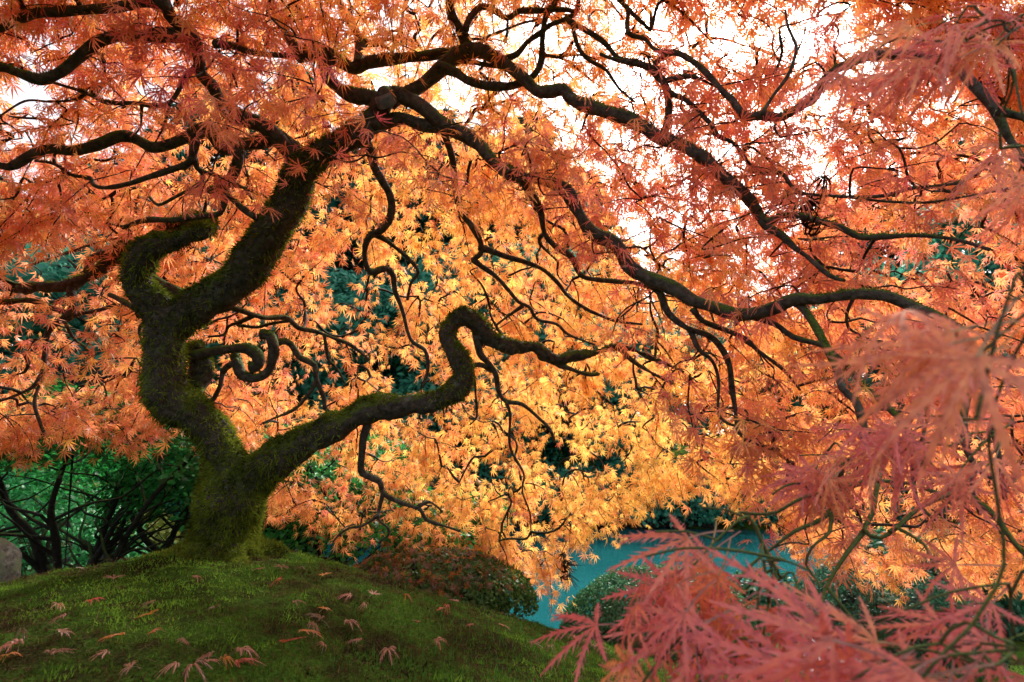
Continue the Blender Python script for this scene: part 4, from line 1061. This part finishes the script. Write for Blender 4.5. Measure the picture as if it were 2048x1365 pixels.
low_bush('clipped_shrub', (2.45, 3.75), (0.60, 0.55, 0.55), 16000, 0.024, (0.010, 0.045, 0.022), (0.03, 0.10, 0.05), 'dark clipped shrub behind the stone path', 'shrub', None, 23, lump=.08, shell=.1)
low_bush('evergreen_bush', (3.4, 4.6), (1.0, 0.8, 1.2), 11000, 0.07, (0.010, 0.06, 0.03), (0.04, 0.15, 0.075), 'tall glossy bush with narrow leaves above the stone path', 'shrub', None, 24)
low_bush('evergreen_bush', (2.2, 4.9), (0.8, 0.6, 0.95), 9000, 0.06, (0.010, 0.06, 0.025), (0.035, 0.14, 0.06), 'glossy bush leaning over the pond beside the dark clipped shrub', 'shrub', None, 25)
low_bush('evergreen_bush', (4.9, 5.2), (1.2, 1.0, 1.5), 10000, 0.08, (0.012, 0.07, 0.04), (0.05, 0.17, 0.10), 'large blue green bush beyond the right hand branches', 'shrub', None, 26)
low_bush('spindle_bush', (-5.2, 6.4), (1.5, 1.2, 1.7), 9000, 0.085, (0.10, 0.14, 0.02), (0.26, 0.26, 0.04), 'yellow green bush turning to autumn behind the left branches', 'shrub', None, 27)

# bushes on the far bank of the pond
bank = []
for i, (px, y, s, h) in enumerate([(180, 12.6, 2.2, 2.6), (430, 13.0, 2.0, 2.2), (650, 12.7, 2.0, 2.5), (850, 12.6, 1.7, 1.5), (1010, 12.9, 1.8, 2.0), (1150, 12.5, 1.4, 1.15), (1265, 12.4, 1.3, 1.35), (1390, 12.5, 1.5, 1.3), (1540, 12.6, 1.7, 1.9), (1720, 12.8, 1.9, 2.1), (1900, 12.5, 2.0, 2.6), (2080, 12.5, 2.2, 2.9), (20, 12.4, 2.0, 2.4)]):
    x = (px - 1024) / 1024 * y
    low_bush('bank_bush', (x, y), (s, s * .8, h), 5200, 0.13, (0.008, 0.09, 0.055), (0.04, 0.24, 0.15), 'dark teal bush crowding the far bank of the pond', 'shrub', 'bushes along the far bank', 40 + i, lump=.5, shell=.4)

# ------------------------------------------------------------------ trees beyond the pond
def conifer_proto(seed, h, w, c0, c1):
    r = np.random.default_rng(seed)
    root = empty('conifer')
    pth, rd = spline([(0, 0, -.3), (r.normal(0, .08), r.normal(0, .08), h * .5), (0, 0, h)], [h * .024, h * .015, .02], .4)
    obj('trunk', mesh_np('trunk', *tube(pth, rd, 9, .2, seed), smooth=True), M_CTRUNK, root)
    Vs, subs = [], []; pos, dr = [], []
    nb = 190
    for i in range(nb):
        t = (i + r.uniform(0, 1)) / nb
        z = h * (.10 + .90 * t); a = i * 2.4 + r.normal(0, .3); l = w * (1 - t) ** .75 * r.uniform(.65, 1.12) + .2
        d = np.array((math.cos(a), math.sin(a), 0)); e = []
        for q in range(5):
            f = q / 4
            e.append(np.array((0, 0, z)) + d * l * f + UP * (l * (.12 * f - .42 * f * f)))
        subs.append(tube(np.array(e), np.linspace(.03, .006, 5), 4, cap=False))
        e = np.array(e); m_ = int(16 + 26 * l)
        f = r.uniform(.15, 1, m_) ** .8 * 4; k = np.minimum(f.astype(int), 3); g = (f - k)[:, None]
        q = e[k] * (1 - g) + e[k + 1] * g
        sd_ = np.cross(d, UP)
        dd = unit(d * .6 + sd_ * r.choice([-1, 1], (m_, 1)) * r.uniform(.3, 1.1, (m_, 1)) - UP * r.uniform(.15, .9, (m_, 1)) + r.normal(0, .2, (m_, 3)))
        pos.append(q); dr.append(dd)
    obj('branch', mesh_np('branch', *merge(subs), smooth=True), M_CTRUNK, root)
    pos = np.vstack(pos); dr = np.vstack(dr); n = len(pos)
    # a spray of needles: narrow feather of five slips
    tv, tf_ = [], []
    for a_, l_ in ((0, 1), (.45, .75), (-.45, .75), (.9, .5), (-.9, .5)):
        o = len(tv); dx, dy = math.sin(a_), math.cos(a_)
        tv += [(0, 0, 0), (dx * l_ * .5 + dy * .07, dy * l_ * .5 - dx * .07, 0), (dx * l_ * .5 - dy * .07, dy * l_ * .5 + dx * .07, 0), (dx * l_, dy * l_, -.12)]
        tf_ += [(o, o + 1, o + 2), (o + 1, o + 3, o + 2)]
    nr = unit(UP + r.normal(0, .5, (n, 3)))
    V, F, C = place_leaves([(np.array(tv), np.array(tf_))], pos, dr, nr, r.uniform(.22, .42, n), green(n, c0, c1))
    obj('crown', mesh_np('crown', V, F, C), M_NEEDLE, root, 'stuff')
    return root
def broad_proto(seed, h, w, c0, c1):
    r = np.random.default_rng(seed)
    root = empty('broadleaf_tree')
    pth, rd = spline([(0, 0, -.3), (r.normal(0, .15), r.normal(0, .1), h * .35), (r.normal(0, .2), 0, h * .8)], [h * .03, h * .02, .03], .3)
    obj('trunk', mesh_np('trunk', *tube(pth, rd, 9, .2, seed), smooth=True), M_CTRUNK, root)
    pos, nr, subs = [], [], []
    for i in range(34):
        j = int(r.integers(len(pth) // 3, len(pth))); a = r.uniform(0, 6.28); l = w * r.uniform(.45, 1)
        tip = pth[j] + np.array((math.cos(a) * l, math.sin(a) * l, r.uniform(.05, .5) * l))
        p2, r2 = spline([pth[j], (pth[j] + tip) / 2 + r.normal(0, .15, 3), tip], [rd[j] * .5, .03, .01], .3); subs.append(tube(p2, r2, 5, cap=False))
        m_ = 330; d = unit(r.normal(0, 1, (m_, 3))) * (r.uniform(0, 1, (m_, 1)) ** .4) * np.array((1, 1, .55)) * w * .36
        pos.append(tip + d); nr.append(unit(d + UP * .4 + r.normal(0, .2, (m_, 3))))
    obj('limb', mesh_np('limb', *merge(subs), smooth=True), M_CTRUNK, root)
    pos = np.vstack(pos); nr = np.vstack(nr)
    leaf_cloud('crown', pos, nr, .17, green(len(pos), c0, c1), root)
    return root
protoA = conifer_proto(1, 9.0, 2.3, (0.010, 0.085, 0.065), (0.035, 0.19, 0.14))
protoB = conifer_proto(2, 8.0, 2.6, (0.012, 0.095, 0.075), (0.045, 0.22, 0.16))
protoC = broad_proto(3, 6.0, 2.2, (0.018, 0.14, 0.095), (0.08, 0.33, 0.22))
protos = {'A': protoA, 'B': protoB, 'C': protoC}; used = set()
TREES = [('A', 90, 15.5, 1.25), ('B', 330, 14.6, 1.6), ('A', 520, 16.5, 1.6), ('B', 690, 15.2, 1.45), ('A', 860, 16.5, 1.5), ('C', 200, 9.6, 1.1), ('C', 980, 14.0, 1.25), ('B', 1070, 16.5, 1.55), ('C', 1230, 16.0, 1.0), ('C', 1400, 16.0, 0.95), ('B', 1560, 18, 0.85), ('C', 1680, 15.0, 1.1), ('B', 1840, 16.0, 1.3), ('A', 2010, 15.0, 1.4), ('C', 1960, 10.5, 1.15), ('B', -120, 13.5, 1.2), ('A', 2260, 15, 1.5),
         ('A', 230, 20, 1.5), ('B', 620, 20, 1.8), ('A', 950, 22, 1.8), ('C', 1320, 22, 1.4), ('A', 1720, 22, 1.3), ('B', 440, 22, 1.9), ('A', 780, 21, 1.75), ('B', 1180, 21, 1.6), ('C', 560, 12.5, 1.0), ('C', 760, 13.2, 1.05), ('C', 1120, 13.6, 0.9)]
for i, (k, px, y, s) in enumerate(TREES):
    x = (px - 1024) / 1024 * y
    o = copy_tree(protos[k]) if k in used else protos[k]
    used.add(k)
    o.location = (x, y, float(terrain(np.array([x]), np.array([y]))[0]))
    o.rotation_euler = (0, 0, i * 1.9); o.scale = (s, s, s * RNG.uniform(.92, 1.08))
    if k == 'C': tag(o, 'rounded leafy tree growing beyond the pond behind the maple', 'tree', 'leafy trees beyond the pond')
    else: tag(o, 'dark blue green conifer standing beyond the pond behind the maple', 'tree', 'conifers beyond the pond')

# ------------------------------------------------------------------ boulder, stone path and fern
def stone_mat(name, c0, c1, sc):
    m, nt, N, L = new_mat(name)
    tc = N('ShaderNodeTexCoord'); n1 = N('ShaderNodeTexNoise'); n1.inputs['Scale'].default_value = sc; n1.inputs['Detail'].default_value = 9
    n2 = N('ShaderNodeTexNoise'); n2.inputs['Scale'].default_value = sc * .3; n2.inputs['Detail'].default_value = 4
    L(tc.outputs['Object'], n1.inputs['Vector']); L(tc.outputs['Object'], n2.inputs['Vector'])
    r1 = ramp(nt, [(.3, c0), (.7, c1)]); L(n1.outputs[0], r1.inputs[0])
    r2 = ramp(nt, [(.5, (0, 0, 0)), (.62, (1, 1, 1))]); L(n2.outputs[0], r2.inputs[0])
    mx = N('ShaderNodeMix'); mx.data_type = 'RGBA'; L(r2.outputs[0], mx.inputs[0]); L(r1.outputs[0], mx.inputs[6]); mx.inputs[7].default_value = (0.10, 0.13, 0.07, 1)
    p = N('ShaderNodeBsdfPrincipled'); p.inputs['Roughness'].default_value = .85; L(mx.outputs[2], p.inputs['Base Color'])
    b = N('ShaderNodeBump'); b.inputs['Strength'].default_value = .6; b.inputs['Distance'].default_value = .01; L(n1.outputs[0], b.inputs['Height']); L(b.outputs[0], p.inputs['Normal'])
    o = N('ShaderNodeOutputMaterial'); L(p.outputs[0], o.inputs[0]); return m
M_BOULDER = stone_mat('boulder_stone', (0.03, 0.03, 0.025), (0.17, 0.18, 0.15), 70)
M_PAVE = stone_mat('path_stone', (0.26, 0.26, 0.27), (0.44, 0.44, 0.46), 14)
def rock(name, size, seed, sub=4, flat=None):
    bm = bmesh.new(); bmesh.ops.create_icosphere(bm, subdivisions=sub, radius=1)
    pts = np.array([v.co[:] for v in bm.verts])
    k = .82 + .30 * vnoise(pts, 1.3, seed) + .08 * vnoise(pts, 4, seed + 1) + .03 * vnoise(pts, 11, seed + 2)
    for v, s in zip(bm.verts, k):
        c = v.co * float(s)
        if flat is not None: c.z = max(min(c.z, flat), -flat)
        v.co = Vector((c.x * size[0], c.y * size[1], c.z * size[2]))
    me = bpy.data.meshes.new(name); bm.to_mesh(me); bm.free()
    me.polygons.foreach_set('use_smooth', np.ones(len(me.polygons), bool)); return me
g = P(-28, 1122, 1.85)
bo = obj('boulder', rock('boulder', (.105, .10, .13), 5), M_BOULDER)
bo.location = (g[0], g[1], float(terrain(g[0:1], g[1:2])[0]) + .055)
tag(bo, 'smooth pale grey boulder with lichen beside the moss mound', 'boulder')
path = empty('stone_path', (2.1, 3.0, float(terrain(np.array([2.1]), np.array([3.0]))[0])), 'pale grey flat stones of the path below the maple', 'path')
path['kind'] = 'structure'
r = np.random.default_rng(4)
for i in range(16):
    px, py = 1630 + (i % 6) * 62 + r.uniform(-12, 12), 1296 + (i // 6) * 22 + r.uniform(-6, 6)
    h = hit_ground(px, py)
    st = obj('paving_stone', rock('paving_stone', (r.uniform(.10, .15), r.uniform(.07, .10), .05), 70 + i, 3, .55), M_PAVE, path)
    st.matrix_parent_inverse = Matrix.Translation(-path.location)
    st.location = (h[0], h[1], float(terrain(h[0:1], h[1:2])[0]) + .012); st.rotation_euler = (0, 0, r.uniform(0, 3))
h = hit_ground(1665, 1312)
fern = empty('fern', (h[0], h[1], float(terrain(h[0:1], h[1:2])[0])), 'small pale green fern growing beside the stone path', 'fern')
for i in range(9):
    a = i * .7 + r.uniform(-.2, .2); l = r.uniform(.13, .2); V, F = [], []
    for q in range(12):
        t = q / 12; c = np.array((math.cos(a) * l * t, math.sin(a) * l * t, .11 * math.sin(t * 2.2) + .01)); s = np.array((-math.sin(a), math.cos(a), 0)); w = .035 * math.sin(math.pi * (t * .85 + .12))
        f = np.array((math.cos(a), math.sin(a), 0)) * l / 12
        for sg in (-1, 1):
            o = len(V); V += [c, c + f * .8, c + s * sg * w + f * .9 - UP * .004]; F += [(o, o + 1, o + 2)]
    me = mesh_np('frond', np.array(V), np.array(F), np.tile((0.10, 0.20, 0.07), (len(V), 1)))
    obj('frond', me, M_GREEN, fern)
